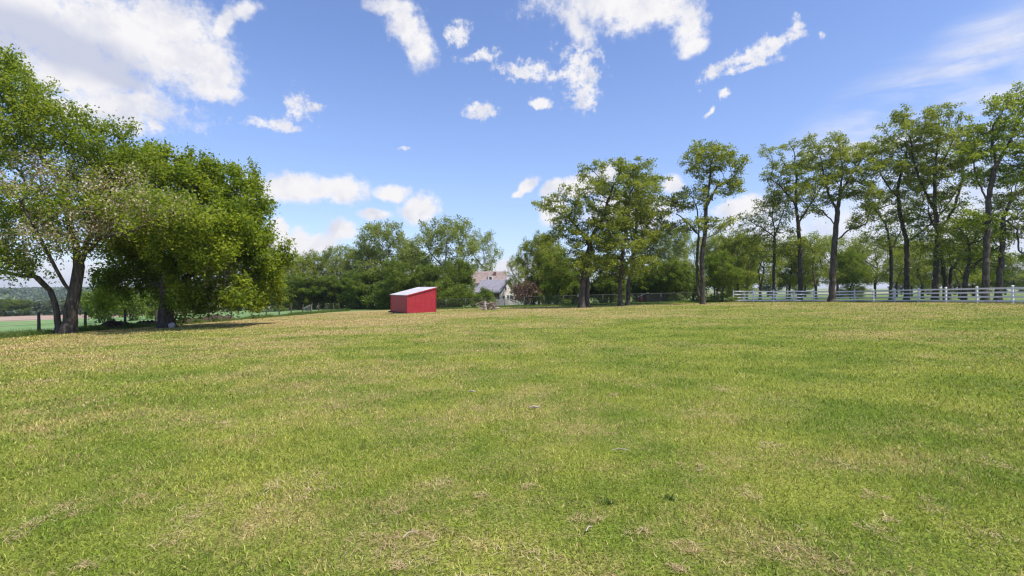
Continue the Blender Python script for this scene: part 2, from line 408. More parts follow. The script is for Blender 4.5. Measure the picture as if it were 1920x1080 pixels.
gx = axis(-3000, 3000, -62, 62, 1.0); gy = axis(-300, 3600, -20, 120, 1.0)
GX, GY = np.meshgrid(gx, gy); GZ = H(GX.ravel(), GY.ravel()).reshape(GX.shape)
nx, ny = len(gx), len(gy)
ci, cj = np.meshgrid(np.arange(nx - 1), np.arange(ny - 1))
cxm = (gx[ci] + gx[ci + 1]) / 2; cym = (gy[cj] + gy[cj + 1]) / 2
is_lawn = (cxm > -26) & (cxm < 40) & (cym > -20) & ((cym < 60) | ((cxm < -6) & (cym < 72)))
edge = 96 + (-45 - cxm) * 0.35
is_crop = (~is_lawn) & (cxm < -26) & (cym > -20) & (cym < edge) & (cxm > -150)
is_soil = (~is_lawn) & (~is_crop) & (cxm < -90) & (cym > 60) & (cym < 205) & (cxm > -260)


def sheet(name, mask, m):
    i = ci[mask]; j = cj[mask]
    q = np.stack([j * nx + i, j * nx + i + 1, (j + 1) * nx + i + 1, (j + 1) * nx + i], 1)
    u, inv = np.unique(q.ravel(), return_inverse=True)
    V = np.stack([GX.ravel()[u], GY.ravel()[u], GZ.ravel()[u]], 1)
    o = obj(name, np_mesh(name, V, inv.ravel(), np.full(len(q), 4), m, True)); tag(o, kind='structure'); return o


def pasture_mat():
    m, b = mat('rough_pasture'); pos = b.n('ShaderNodeNewGeometry').outputs['Position']
    n = b.noise(pos, 0.7, 6, 0.7); n2 = b.noise(pos, 0.012, 6, 0.7)
    c = b.mix(b.ss(n, 0.35, 0.65), (0.085, 0.14, 0.035), (0.19, 0.24, 0.075))
    c = b.mix(b.ss(n2, 0.50, 0.56), c, (0.40, 0.36, 0.24))
    sy = b.n('ShaderNodeVectorMath', {0: pos}, operation='LENGTH').outputs['Value']
    near = b.ss(sy, 200, 500)
    c = b.mix(near, b.mix(b.ss(n, 0.35, 0.65), (0.085, 0.14, 0.035), (0.19, 0.24, 0.075)), c)
    return finish(m, b, c, 0.95, 0.1, n, 0.5, 0.3)


sheet('lawn', is_lawn, M['lawn']); sheet('crop_field', is_crop, M['crop']); sheet('ploughed_field', is_soil, M['soil'])
sheet('pasture', ~(is_lawn | is_crop | is_soil), pasture_mat())

# ------------------------------------------------------------------ grass blades (one mass nobody could count)


def blades(name, X, Y, L, W, lean, m, label):
    n = len(X); Z = H(X, Y) - 0.004
    th = rng.uniform(0, 2 * np.pi, n); ph = rng.uniform(0, 2 * np.pi, n)
    sx, sy = np.cos(ph) * W / 2, np.sin(ph) * W / 2
    tilt = lean
    hx, hy, hz = np.cos(th) * np.sin(tilt), np.sin(th) * np.sin(tilt), np.cos(tilt)
    t2 = np.minimum(tilt + rng.uniform(0.1, 0.9, n), 1.75)
    kx, ky, kz = np.cos(th) * np.sin(t2), np.sin(th) * np.sin(t2), np.cos(t2)
    V = np.zeros((n, 5, 3), np.float32)
    V[:, 0] = np.stack([X - sx, Y - sy, Z], 1); V[:, 1] = np.stack([X + sx, Y + sy, Z], 1)
    mx, my, mz = X + hx * L * .55, Y + hy * L * .55, Z + hz * L * .55
    V[:, 2] = np.stack([mx + sx * .8, my + sy * .8, mz], 1); V[:, 3] = np.stack([mx - sx * .8, my - sy * .8, mz], 1)
    V[:, 4] = np.stack([mx + kx * L * .45, my + ky * L * .45, np.maximum(mz + kz * L * .45, Z + .006)], 1)
    base = (np.arange(n) * 5)[:, None]
    lp = (base + np.array([[0, 1, 2, 3, 3, 2, 4]])).ravel()
    o = obj(name, np_mesh(name, V.reshape(-1, 3), lp, np.tile([4, 3], n), m))
    tag(o, label, 'grass', kind='stuff'); return o


def scatter_lawn():
    D0 = 2900.0
    ds, xs = [], []
    edges = np.r_[np.arange(2.4, 6, 0.4), np.geomspace(6, 60, 34)]
    for a, c in zip(edges[:-1], edges[1:]):
        d = (a + c) / 2; dens = D0 * min(1.0, (5.2 / d) ** 1.9)
        half = 1.06 * c + 1.5
        k = int(dens * 2 * half * (c - a)); yy = rng.uniform(a, c, k); xx = rng.uniform(-half, half, k)
        ok = (xx > -25.6) & (xx < 39.6); ds.append(yy[ok]); xs.append(xx[ok])
    X = np.concatenate(xs); Y = np.concatenate(ds); n = len(X)
    # clumpiness
    cl = 0.5 + 0.5 * np.sin(X * 2.1 + 2 * np.sin(Y * 1.7)) * np.sin(Y * 2.6 + 1.5 * np.sin(X * 1.3))
    d = np.hypot(X, Y); s = np.maximum(1, d / 6.0)
    L = rng.uniform(0.030, 0.062, n) * (0.8 + 0.5 * cl) * np.minimum(s, 2.0) ** 0.35
    W = rng.uniform(0.004, 0.009, n) * s ** 0.92
    lean = np.abs(rng.normal(0.75, 0.38, n)); lean = np.minimum(lean, 1.5)
    blades('grass', X, Y, L, W, lean, M['blade'], 'short mown grass with dry tan patches covering the lawn')


scatter_lawn()

# ------------------------------------------------------------------ trees


def resample(pts, D, jit, r):
    out = [np.array(pts[0], float)]
    for a, b_ in zip(pts[:-1], pts[1:]):
        a = np.array(a, float); b_ = np.array(b_, float); L = np.linalg.norm(b_ - a); k = max(1, int(round(L / D)))
        for i in range(1, k + 1):
            out.append(a + (b_ - a) * i / k + r.normal(0, jit, 3) * (1 if i < k else .4))
    return out


def grow(stems, blobs, natt, seed, D=0.5, nclump=45, spread=0.75, infl=4.0, kill=None, shell=0.45, zf=0.95):
    """space colonisation towards clumped attractors inside ellipsoids; stems are given polylines"""
    r = np.random.default_rng(seed); kill = kill or D * 1.15
    pos, par = [], []
    for s in stems:
        pts = resample(s, D, 0.035, r)
        if not pos: pos.append(pts[0]); par.append(-1); k = 0
        else:
            k = int(np.argmin(np.linalg.norm(np.array(pos) - pts[0], axis=1)))
            if pts[0][2] < pos[0][2] + 1.0 and np.linalg.norm(pos[k] - pts[0]) > 0.3: pos.append(pts[0]); par.append(-1); k = len(pos) - 1
        for p in pts[1:]: pos.append(p); par.append(k); k = len(pos) - 1
    nst = len(pos)
    vol = np.array([b_[1][0] * b_[1][1] * b_[1][2] for b_ in blobs]) ** 0.75; vol = vol / vol.sum()
    cl = []
    for bi, (c, rad) in enumerate(blobs):
        k = max(2, int(round(nclump * vol[bi])))
        v = r.normal(0, 1, (k, 3)); v /= np.linalg.norm(v, axis=1)[:, None]
        v[:, 2] = np.where(v[:, 2] < -0.3, -v[:, 2] * r.uniform(0.2, 1, k), v[:, 2])
        rr = r.uniform(shell, 1.0, k) ** 0.6
        cl.append(np.array(c) + v * rr[:, None] * np.array(rad))
    cl = np.concatenate(cl)
    att = cl[r.integers(0, len(cl), natt)] + r.normal(0, spread, (natt, 3)) * np.array([1, 1, zf])
    pos = [np.array(p) for p in pos]; N = np.array(pos); nch = [0] * len(pos)
    d = np.linalg.norm(att[:, None] - N[None], axis=2); nd = d.min(1); ni = d.argmin(1)
    alive = np.ones(natt, bool)
    for it in range(140):
        act = alive & (nd < max(infl, nd[alive].min() * 1.3 if alive.any() else 0))
        if not act.any(): break
        idx = ni[act]; v = att[act] - N[idx]; v /= np.linalg.norm(v, axis=1)[:, None] + 1e-9
        u, inv = np.unique(idx, return_inverse=True)
        S = np.zeros((len(u), 3)); np.add.at(S, inv, v)
        S = S / (np.linalg.norm(S, axis=1)[:, None] + 1e-9) + r.normal(0, 0.22, S.shape) + np.array([0, 0, 0.06])
        S /= np.linalg.norm(S, axis=1)[:, None]
        new = []
        for q, k in enumerate(u):
            if nch[k] >= 4: continue
            new.append(N[k] + S[q] * D); par.append(int(k)); nch[k] += 1; nch.append(0)
        if not new: break
        new = np.array(new); base = len(N); N = np.concatenate([N, new])
        dn = np.linalg.norm(att[:, None] - new[None], axis=2); m_ = dn.min(1); a_ = dn.argmin(1)
        up = m_ < nd; nd = np.where(up, m_, nd); ni = np.where(up, a_ + base, ni)
        alive &= nd > kill
        full = np.array([nch[k] >= 4 for k in ni]); alive &= ~full
    return N, np.array(par), nst


def tree_mesh(N, par, R, r0=0.014, K=6, flare=0.5):
    n = len(N); tips = np.zeros(n); ch = np.bincount(par[par >= 0], minlength=n)
    tips[ch == 0] = 1
    for i in range(n - 1, -1, -1):
        if par[i] >= 0: tips[par[i]] += tips[i]
    T = max(tips.max(), 3); ex = math.log(R / r0) / math.log(T)
    rad = r0 * tips ** ex
    root = [i for i in range(n) if par[i] < 0]
    zb = N[root[0]][2]; hb = N[:, 2] - zb
    rad = rad * (1 - 0.42 * np.clip(hb / max(hb.max(), 1), 0, 1)) * 0.86
    big = rad > 0.3 * R
    rad = np.where(big, rad * (1 + flare * np.exp(-np.maximum(hb, 0) / 0.45)), rad)
    dr = np.zeros((n, 3)); e = np.where(par >= 0)[0]
    dr[e] = N[e] - N[par[e]]
    main = np.full(n, -1)
    for i in e:
        p = par[i]
        if main[p] < 0 or tips[i] > tips[main[p]]: main[p] = i
    for i in root: dr[i] = N[main[i]] - N[i] if main[i] >= 0 else (0, 0, 1)
    dr /= np.linalg.norm(dr, axis=1)[:, None] + 1e-9
    ism = main[par[e]] == e
    sd = np.where(ism[:, None], dr[par[e]], dr[e]); sr = np.where(ism, rad[par[e]], np.minimum(rad[par[e]], rad[e] * 1.15))
    def ring(c, d, rr):
        ref = np.tile([1.0, 0.15, 0.1], (len(d), 1)); u = ref - (ref * d).sum(1)[:, None] * d
        bad = np.linalg.norm(u, axis=1) < 0.15; u[bad] = np.array([0, 1.0, 0]) - d[bad][:, 1:2] * d[bad]
        u /= np.linalg.norm(u, axis=1)[:, None]; w = np.cross(d, u)
        t = np.arange(K) * 2 * np.pi / K
        return c[:, None] + (u[:, None] * np.cos(t)[None, :, None] + w[:, None] * np.sin(t)[None, :, None]) * rr[:, None, None]
    A = ring(N[par[e]], sd, sr); B = ring(N[e], dr[e], rad[e])
    V = np.concatenate([A, B], 1).reshape(-1, 3); b0 = (np.arange(len(e)) * 2 * K)[:, None, None]
    k = np.arange(K); q = np.stack([k, (k + 1) % K, (k + 1) % K + K, k + K], 1)[None]
    F_ = (b0 + q).reshape(-1, 4)
    return V, F_, rad, tips


def leaves(c, nrm_up, L, r, droop=0.25):
    n = len(c); t = r.normal(0, 1, (n, 3)); t[:, 2] = t[:, 2] * 0.85 - droop; t /= np.linalg.norm(t, axis=1)[:, None]
    nn = r.normal(0, 1, (n, 3)); nn[:, 2] = np.abs(nn[:, 2]) + nrm_up
    s = np.cross(t, nn); s /= np.linalg.norm(s, axis=1)[:, None] + 1e-9; up = np.cross(s, t)
    L = L * r.uniform(0.6, 1.35, n)[:, None]; Wd = L * 0.56
    V = np.stack([c - t * L / 2, c + s * Wd / 2 + up * L * 0.10, c + t * L / 2, c - s * Wd / 2 + up * L * 0.10], 1)
    return V.reshape(-1, 3)


def plant_tree(name, label, cat, stems, blobs, R, natt, nleaf, leaf, lm, seed, D=0.5, nclump=45, spread=0.75, lsig=0.3,
               group=None, bark='bark', blossom=None, infl=4.0, shell=0.45, up=0.6, K=6, r0=0.014, zf=0.95, hangf=0.35):
    r = np.random.default_rng(seed + 100)
    base = np.array(stems[0][0]); base[2] = h1(base[0], base[1])
    N, par, nst = grow(stems, blobs, natt, seed, D, nclump, spread, infl, shell=shell, zf=zf)
    V, F_, rad, tips = tree_mesh(N, par, R, r0, K)
    root = empty(name, Vector(base), label, cat, group)
    V = V - base; N0 = N - base
    obj('trunk', np_mesh('trunk', V, F_.ravel(), np.full(len(F_), 4), M[bark], True), root)
    lv = np.where((tips <= 3) & (np.arange(len(N)) >= nst))[0]
    if len(lv) == 0: lv = np.arange(len(N))
    pick = lv[r.integers(0, len(lv), nleaf)]
    # twigs: points run outward from the carrying node
    c = N0[pick] + r.normal(0, lsig, (nleaf, 3)) * np.array([1, 1, 1.05 * zf])
    hang = r.uniform(0, 1, nleaf) < hangf; c[:, 2] -= hang * np.abs(r.normal(0, lsig * 1.5, nleaf))
    if blossom:
        bl_c, bl_frac = blossom
        w = np.zeros(nleaf)
        for (cc, rr) in bl_c:
            w = np.maximum(w, np.clip(1.15 - np.linalg.norm((c + base - np.array(cc)) / np.array(rr), axis=1), 0, 1))
        isb = r.uniform(0, 1, nleaf) < w * bl_frac
    else: isb = np.zeros(nleaf, bool)
    LV = leaves(c[~isb], up, leaf, r)
    obj('crown', np_mesh('crown', LV, np.arange(len(LV)), np.full(len(LV) // 4, 4), M[lm]), root)
    if isb.any():
        LV = leaves(c[isb], up, leaf * 0.8, r, 0.8)
        obj('blossoms', np_mesh('blossoms', LV, np.arange(len(LV)), np.full(len(LV) // 4, 4), M['blossom']), root)
    return root


def S(Y, pts, dy=None):
    """polyline from picture measurements at distance Y, with depth offsets"""
    dy = dy or [0] * len(pts)
    return [tuple(P(px, y, Y + d)) for (px, y), d in zip(pts, dy)]


def E(Y, lst, depth=0.85):
    out = []
    for e in lst:
        cx, cy, rx, ry = e[:4]; dd = e[4] if len(e) > 4 else 0
        k = Y / F; out.append((tuple(P(cx, cy, Y + dd)), (rx * k, (rx + ry) / 2 * k * depth, ry * k)))
    return out


# ---- the two big trees on the left
plant_tree('locust_tree', 'large spreading tree at the left edge with forked trunk and dry pinkish blossom', 'tree',
           [S(28, [(109, 626), (108, 600), (104, 573), (94, 545), (70, 520), (31, 495), (-10, 480), (-60, 462)], [0, 0, 0, 0, -.6, -1, -1.4, -1.6]),
            S(28, [(128, 628), (132, 590), (137, 560), (142, 535), (148, 500), (142, 462), (128, 410), (120, 350)], [.1, .1, .1, .1, .2, .5, 1, 1.4]),
            S(28, [(146, 500), (161, 474), (192, 443), (235, 438), (285, 420), (330, 405)], [.2, 0, -.6, -1, -1.6, -2]),
            S(28, [(139, 552), (120, 532), (98, 490), (72, 440), (40, 380)], [.1, -.4, -1, -1.5, -2]),
            S(28, [(70, 520), (40, 517), (0, 508), (-50, 500)], [-.6, 0, .8, 1.4]),
            S(28, [(150, 490), (170, 430), (190, 370), (210, 310)], [.2, 1, 1.5, 2])],
           E(28, [(-10, 205, 100, 105), (-110, 300, 120, 170), (60, 270, 110, 105), (150, 315, 115, 95, 1), (235, 330, 85, 62, 1), (100, 400, 150, 75),
                  (0, 420, 110, 70), (210, 400, 90, 60, -1), (300, 390, 80, 55, -2), (55, 500, 50, 28, -1), (20, 150, 50, 45), (-70, 160, 90, 80), (345, 400, 40, 35, -2), (60, 445, 110, 38, -1), (180, 440, 70, 32, 1), (0, 470, 70, 28), (115, 470, 50, 25, -1), (110, 235, 60, 40), (200, 260, 60, 40, 1)]),
           0.37, 3600, 86000, 0.165, 'L_locust', 11, D=0.42, nclump=230, spread=0.40, lsig=0.20, K=8,
           blossom=(E(27, [(290, 390, 95, 62), (210, 340, 90, 50), (100, 440, 130, 50), (60, 330, 110, 60), (180, 420, 80, 50)], 2.0), 0.8))
plant_tree('shade_tree', 'dense rounded dark green tree, second from the left, with thick black trunk', 'tree',
           [S(32, [(312, 616), (311, 590), (312, 545), (306, 500), (285, 455), (260, 400), (250, 350)], [0, 0, 0, 0, .5, 1, 1]),
            S(32, [(312, 530), (335, 480), (370, 430), (400, 370)], [0, -.4, -1, -1.5]),
            S(32, [(313, 550), (350, 520), (400, 500), (450, 480)], [0, .3, 1, 1.5]),
            S(32, [(311, 520), (300, 440), (320, 350)], [0, 1.5, 2.5]),
            S(32, [(310, 545), (270, 520), (225, 500)], [0, .5, 1])],
           E(32, [(270, 330, 80, 60, 1), (330, 345, 85, 68), (405, 385, 85, 85), (440, 455, 82, 95), (488, 500, 38, 55), (270, 470, 80, 65, 1),
                  (410, 530, 85, 42), (350, 440, 120, 85), (220, 530, 42, 40, 1), (290, 535, 70, 35, 2), (400, 460, 90, 80, -3), (460, 390, 36, 50), (400, 545, 80, 30, 3), (500, 465, 28, 40), (420, 560, 70, 18, -1), (460, 535, 55, 40, 1), (360, 565, 40, 15, 3), (225, 555, 45, 22, 3), (505, 520, 25, 35), (260, 400, 90, 60, 0), (330, 505, 110, 32, 1), (420, 500, 85, 40, -1), (235, 500, 60, 26, 1), (420, 552, 75, 26, -1.5), (440, 560, 60, 20, 1)]),
           0.50, 3800, 140000, 0.19, 'L_bright', 23, D=0.45, nclump=300, spread=0.42, lsig=0.22, K=8, shell=0.3,
           blossom=(E(30, [(420, 520, 45, 38), (300, 400, 70, 40)], 2.0), 0.5))

# ---- the row of tall open-crowned trees on the right: label, Y, stems, blobs, radius, leaves
ROWG = 'tall open-crowned trees along the right side'
row = [
    ('tall_tree', 'tall tree with twin grey trunks at the near left of the central grove', 51,
     [([(1091, 578), (1091, 550), (1094, 520), (1102, 480), (1107, 449), (1129, 414), (1141, 373), (1151, 345)], None),
      ([(1101, 577), (1101, 545), (1100, 515), (1112, 470), (1085, 430), (1060, 400)], [.4, .5, .6, 1, 1, 1])],
     [(1145, 325, 62, 30), (1100, 370, 55, 35), (1060, 400, 42, 42), (1050, 450, 42, 40), (1110, 470, 60, 45), (1090, 510, 60, 28), (1140, 420, 45, 40), (1125, 315, 45, 14), (1060, 490, 50, 45), (1120, 500, 50, 35), (1085, 440, 60, 40), (1160, 350, 60, 45)], 0.45, 17000, 'L_row'),
    ('tall_tree', 'slender tall tree in the central grove, right of the twin grey trunks', 53,
     [([(1163, 574), (1162, 528), (1167, 480), (1176, 417), (1182, 360)], None),
      ([(1168, 470), (1150, 430), (1135, 400)], [0, -.5, -1])],
     [(1195, 340, 45, 34), (1180, 390, 40, 40), (1165, 450, 45, 50), (1160, 510, 45, 26), (1215, 345, 28, 28), (1190, 500, 40, 40), (1150, 480, 40, 40)], 0.36, 11000, 'L_row'),
    ('tall_tree', 'tall tree whose leaning trunk crosses behind its slender neighbour in the central grove', 56,
     [([(1177, 569), (1178, 534), (1189, 474), (1194, 417), (1192, 375)], None),
      ([(1189, 470), (1210, 430), (1228, 400)], None)],
     [(1205, 370, 40, 42), (1225, 380, 20, 40), (1200, 440, 45, 50), (1215, 500, 35, 30), (1170, 360, 40, 34)], 0.34, 9500, 'L_row'),
    ('tall_tree', 'lone tall twin-stemmed tree with a narrow crown standing clear between the groves', 54,
     [([(1318, 568), (1318, 530), (1316, 480), (1322, 433), (1324, 386), (1330, 345), (1332, 310)], None),
      ([(1311, 556), (1307, 520), (1307, 480), (1310, 440), (1296, 425), (1275, 405)], [0, .4, .6, .6, 0, -.5]),
      ([(1324, 390), (1345, 350), (1372, 335), (1390, 332)], None),
      ([(1318, 450), (1350, 435), (1385, 425), (1395, 415)], [0, .5, 1, 1]),
      ([(1310, 445), (1308, 400), (1300, 370)], [.5, .8, 1])],
     [(1330, 300, 36, 24), (1320, 278, 20, 12), (1365, 315, 36, 26), (1300, 375, 40, 22), (1275, 385, 20, 18), (1350, 355, 36, 22), (1290, 430, 34, 22), (1380, 345, 22, 16), (1350, 420, 40, 14), (1310, 330, 22, 18), (1335, 300, 50, 26)], 0.40, 12500, 'L_row'),
    ('tall_tree', 'slim dark-stemmed tree forking low behind the far white fence section', 66,
     [([(1451, 560), (1451, 500), (1453, 440), (1468, 400), (1478, 370)], None), ([(1453, 445), (1425, 425), (1408, 415)], None), ([(1453, 440), (1448, 405), (1450, 380)], None)],
     [(1440, 400, 28, 22), (1475, 365, 25, 22), (1420, 420, 22, 15), (1455, 480, 40, 25)], 0.30, 6500, 'L_row'),
    ('tall_tree', 'tall tree with straight trunk just left of the big lone trunk on the lawn', 64,
     [([(1500, 562), (1500, 500), (1498, 430), (1492, 388), (1494, 335), (1490, 300)], None), ([(1496, 420), (1525, 375), (1540, 350)], None), ([(1492, 385), (1465, 350), (1445, 335)], None)],
     [(1475, 290, 45, 22), (1450, 330, 32, 28), (1495, 330, 45, 30), (1520, 345, 30, 30), (1500, 275, 25, 10), (1480, 370, 50, 25), (1495, 470, 32, 30)], 0.42, 11500, 'L_row'),
    ('tall_tree', 'big thick-trunked tree standing on the lawn in front of the white fence', 57,
     [([(1559, 569), (1560, 540), (1564, 470), (1570, 392), (1577, 362), (1600, 320), (1622, 292)], None),
      ([(1570, 395), (1552, 360), (1543, 325), (1540, 300)], [0, .4, 1, 1]),
      ([(1568, 425), (1545, 398), (1520, 380)], [0, -.6, -1]),
      ([(1566, 452), (1590, 432), (1622, 420)], [0, -.6, -1]),
      ([(1575, 368), (1580, 320), (1575, 285)], [0, .5, .8])],
     [(1575, 272, 55, 20), (1625, 285, 40, 25), (1535, 305, 35, 32), (1605, 330, 50, 34), (1560, 345, 50, 32), (1640, 310, 30, 25), (1525, 395, 28, 16), (1620, 415, 30, 14), (1590, 372, 50, 20)], 0.50, 17000, 'L_row'),
    ('tall_tree', 'slim leaning tree with a crooked stem, second behind the right fence', 64,
     [([(1671, 560), (1671, 520), (1671, 470), (1661, 420), (1638, 388), (1622, 375)], None), ([(1671, 470), (1690, 430)], None)],
     [(1630, 365, 28, 18), (1655, 400, 28, 26), (1680, 420, 25, 25), (1670, 465, 30, 18)], 0.30, 6000, 'L_row'),
    ('tall_tree', 'tall tree with a low fork and arching crown behind the white fence', 60,
     [([(1700, 562), (1700, 500), (1700, 453), (1688, 405), (1682, 356), (1692, 315), (1700, 285)], None),
      ([(1700, 455), (1735, 430), (1770, 395), (1795, 355)], [0, -.4, -1, -1.2]),
      ([(1684, 372), (1662, 345), (1650, 320)], None)],
     [(1690, 245, 42, 26), (1655, 290, 34, 30), (1700, 290, 40, 34), (1665, 340, 30, 22), (1770, 370, 30, 24), (1720, 330, 35, 30), (1700, 420, 38, 22)], 0.40, 12500, 'L_row'),
    ('tall_tree', 'tallest straight-stemmed tree with a broad top in the right-hand row', 56,
     [([(1753, 562), (1756, 500), (1759, 445), (1753, 388), (1753, 323), (1757, 280), (1765, 245)], None),
      ([(1755, 400), (1730, 350), (1712, 300), (1708, 260)], [0, .5, 1, 1]),
      ([(1758, 440), (1790, 390), (1806, 330), (1800, 290)], [0, .5, 1, 1.5]),
      ([(1753, 330), (1775, 290), (1790, 250)], [0, -1, -1.5])],
     [(1735, 215, 44, 20), (1785, 215, 42, 20), (1715, 260, 44, 32), (1765, 270, 48, 34), (1805, 265, 32, 38), (1800, 330, 35, 34), (1720, 320, 42, 30), (1760, 350, 50, 28), (1830, 300, 22, 30)], 0.44, 18000, 'L_row'),
    ('tall_tree', 'dark twin tree forking close to the ground beside the tallest stem', 57,
     [([(1776, 562), (1773, 525), (1764, 478), (1758, 440), (1740, 400)], None), ([(1778, 550), (1784, 505), (1803, 480), (1830, 450)], None)],
     [(1740, 400, 36, 30), (1830, 430, 36, 28), (1790, 440, 36, 28), (1770, 470, 40, 20)], 0.44, 8500, 'L_locust'),
    ('tall_tree', 'small low tree leaning right with a bent stem behind the fence', 52,
     [([(1806, 562), (1809, 530), (1814, 508), (1840, 486), (1873, 462)], None), ([(1810, 525), (1797, 505), (1785, 500)], None), ([(1814, 508), (1818, 480), (1815, 450)], None)],
     [(1815, 440, 38, 30), (1860, 450, 30, 20), (1800, 480, 30, 20)], 0.32, 5500, 'L_locust'),
    ('tall_tree', 'thick straight tree with a high leafy fork near the right edge', 48,
     [([(1847, 565), (1849, 500), (1851, 445), (1853, 372), (1865, 315), (1889, 274), (1905, 240)], None),
      ([(1853, 380), (1830, 330), (1822, 290)], [0, .6, 1]), ([(1868, 312), (1860, 270), (1862, 235)], None)],
     [(1905, 205, 42, 38), (1870, 255, 45, 38), (1835, 290, 30, 35), (1900, 290, 42, 34), (1850, 340, 34, 24), (1940, 240, 42, 52), (1850, 420, 30, 30), (1930, 180, 30, 25)], 0.40, 14500, 'L_locust'),
    ('tall_tree', 'curving tree nearest the right edge, its limbs reaching out of the picture', 50,
     [([(1871, 565), (1875, 520), (1878, 470), (1882, 405), (1898, 370), (1930, 350)], None),
      ([(1882, 410), (1908, 430), (1910, 470), (1935, 490)], [0, -1, -1.2, -1.4])],
     [(1930, 345, 50, 34), (1890, 390, 30, 25), (1945, 410, 40, 40), (1960, 480, 40, 24), (1905, 330, 30, 25)], 0.38, 9000, 'L_row'),
]
for i, (nm, lab, Y, st, bl, R, nl, lm) in enumerate(row):
    stems = []
    for q, (pts, dy) in enumerate(st):
        s = S(Y, pts, dy)
        if q == 0:
            s[0] = (s[0][0], s[0][1], h1(s[0][0], s[0][1]) - 0.1)
            if s[1][2] <= s[0][2] + 0.2: s[1] = (s[1][0], s[1][1], s[0][2] + 0.5)
        stems.append(s)
    mx = sum(q[0] for q in bl) / len(bl); my = sum(q[1] for q in bl) / len(bl)
    bl = [(q[0], q[1], q[2] * (1.12 if i > 3 else 1.0), q[3]) for q in bl]
    bl = bl + ([] if i == 3 else [(mx, my, 52, 62), (mx + 4, my + 45, 44, 46)])
    plant_tree(nm, lab, 'tree', stems, E(Y, bl), R * 0.84, 1500, int(nl * (1.6 if i < 3 else 1.28)), 0.205, lm, 300 + i * 7, D=0.42, nclump=105, spread=0.46, lsig=0.21, group=ROWG, shell=0.6, r0=0.027, zf=0.55, hangf=0.08)

# ---- generic prototypes, copied for the tree lines


def proto_tree(seed, lm, Hh=14.0, crown0=0.18, dense=9000, leaf=0.30, width=4.2, bark='bark', nclump=60, natt=650):
    r = np.random.default_rng(seed)
    tr = [(0, 0, -0.3), (r.normal(0, .15), r.normal(0, .15), Hh * .2), (r.normal(0, .4), r.normal(0, .4), Hh * .42), (r.normal(0, .6), r.normal(0, .6), Hh * .7)]
    l1 = [tr[1], (width * .4, r.normal(0, 1), Hh * .42), (width * .65, r.normal(0, 1.5), Hh * .65)]
    l2 = [tr[2], (-width * .45, r.normal(0, 1), Hh * .6), (-width * .6, r.normal(0, 1.5), Hh * .78)]
    w = width
    bl = [((0, 0, Hh * .78), (w * .8, w * .8, Hh * .2)), ((w * .45, 0, Hh * .6), (w * .6, w * .6, Hh * .18)), ((-w * .45, .3, Hh * .62), (w * .6, w * .6, Hh * .18)),
          ((0, w * .3, Hh * .42), (w * .8, w * .7, Hh * .16)), ((0, -w * .3, Hh * .34), (w * .75, w * .6, Hh * .15)), ((0, 0, Hh * (crown0 + .06)), (w * .7, w * .6, Hh * .10))]
    N, par, nst = grow([tr, l1, l2], bl, natt, seed, 0.6, nclump, 0.5, 4.0)
    V, F_, rad, tips = tree_mesh(N, par, 0.30, 0.02, 6)
    tm = np_mesh('trunk', V, F_.ravel(), np.full(len(F_), 4), M[bark], True)
    lv = np.where((tips <= 3) & (np.arange(len(N)) >= nst))[0]
    c = N[lv[r.integers(0, len(lv), dense)]] + r.normal(0, 0.27, (dense, 3))
    LV = leaves(c, 0.6, leaf, r)
    return tm, np_mesh('crown', LV, np.arange(len(LV)), np.full(len(LV) // 4, 4), M[lm])


def proto_bush(seed, lm, dense=6000, leaf=0.2):
    """round multi-stemmed shrub, about 3 m high and 3.4 m wide"""
    r = np.random.default_rng(seed)
    stems = [[(0, 0, -.1), (a, b_, 1.0), (a * 2, b_ * 2, 1.9)] for a, b_ in ((.05, 0), (.5, .2), (-.5, .1), (.1, -.5), (-.2, .5))]
    bl = [((0, 0, 1.7), (1.4, 1.3, 1.1)), ((.7, .3, 1.0), (.9, .9, .8)), ((-.7, -.2, 1.1), (.9, .9, .9)), ((0, -.6, .8), (1.2, .8, .6))]
    N, par, nst = grow(stems, bl, 350, seed, 0.25, 40, 0.28, 2.0, shell=.4)
    V, F_, rad, tips = tree_mesh(N, par, 0.09, 0.008, 5)
    tm = np_mesh('stem', V, F_.ravel(), np.full(len(F_), 4), M['bark'], True)
    lv = np.where(tips <= 3)[0]
    c = N[lv[r.integers(0, len(lv), dense)]] + r.normal(0, 0.2, (dense, 3))
    c[:, 2] = np.maximum(c[:, 2], 0.05)
    LV = leaves(c, 0.5, leaf, r)
    return tm, np_mesh('foliage', LV, np.arange(len(LV)), np.full(len(LV) // 4, 4), M[lm])


PT = {'a': proto_tree(51, 'L_row', 14, dense=26000, leaf=.27, width=5.0, natt=1300, nclump=120, crown0=.06), 'b': proto_tree(52, 'L_pale', 14, dense=21000, leaf=.26, width=5.0, bark='bark2', natt=1200, nclump=110),
      'r': proto_tree(57, 'L_row', 14, dense=12000, leaf=.24, width=5.0, natt=900, nclump=80, crown0=.2),
      'c': proto_tree(53, 'L_dark', 14, dense=26000, leaf=.30, width=5.0, crown0=.0, natt=1200, nclump=110), 'd': proto_tree(54, 'L_young', 14, dense=24000, leaf=.28, width=4.8, crown0=.0, natt=1100, nclump=110),
      'f': proto_tree(56, 'L_far', 14, dense=7000, leaf=.5, width=5.2, crown0=.06, natt=400, nclump=40)}
PB = {'g': proto_bush(61, 'L_young'), 'k': proto_bush(62, 'L_dark'), 'p': proto_bush(63, 'L_purple', 2600), 'w': proto_bush(64, 'L_pale')}


ORD = ['leftmost', 'second from left', 'third from left', 'fourth from left', 'fifth from left', 'sixth from left', 'seventh from left', 'eighth from left', 'ninth from left', 'tenth from left', 'eleventh from left',
       'twelfth from left', 'thirteenth from left', 'fourteenth from left', 'fifteenth from left']


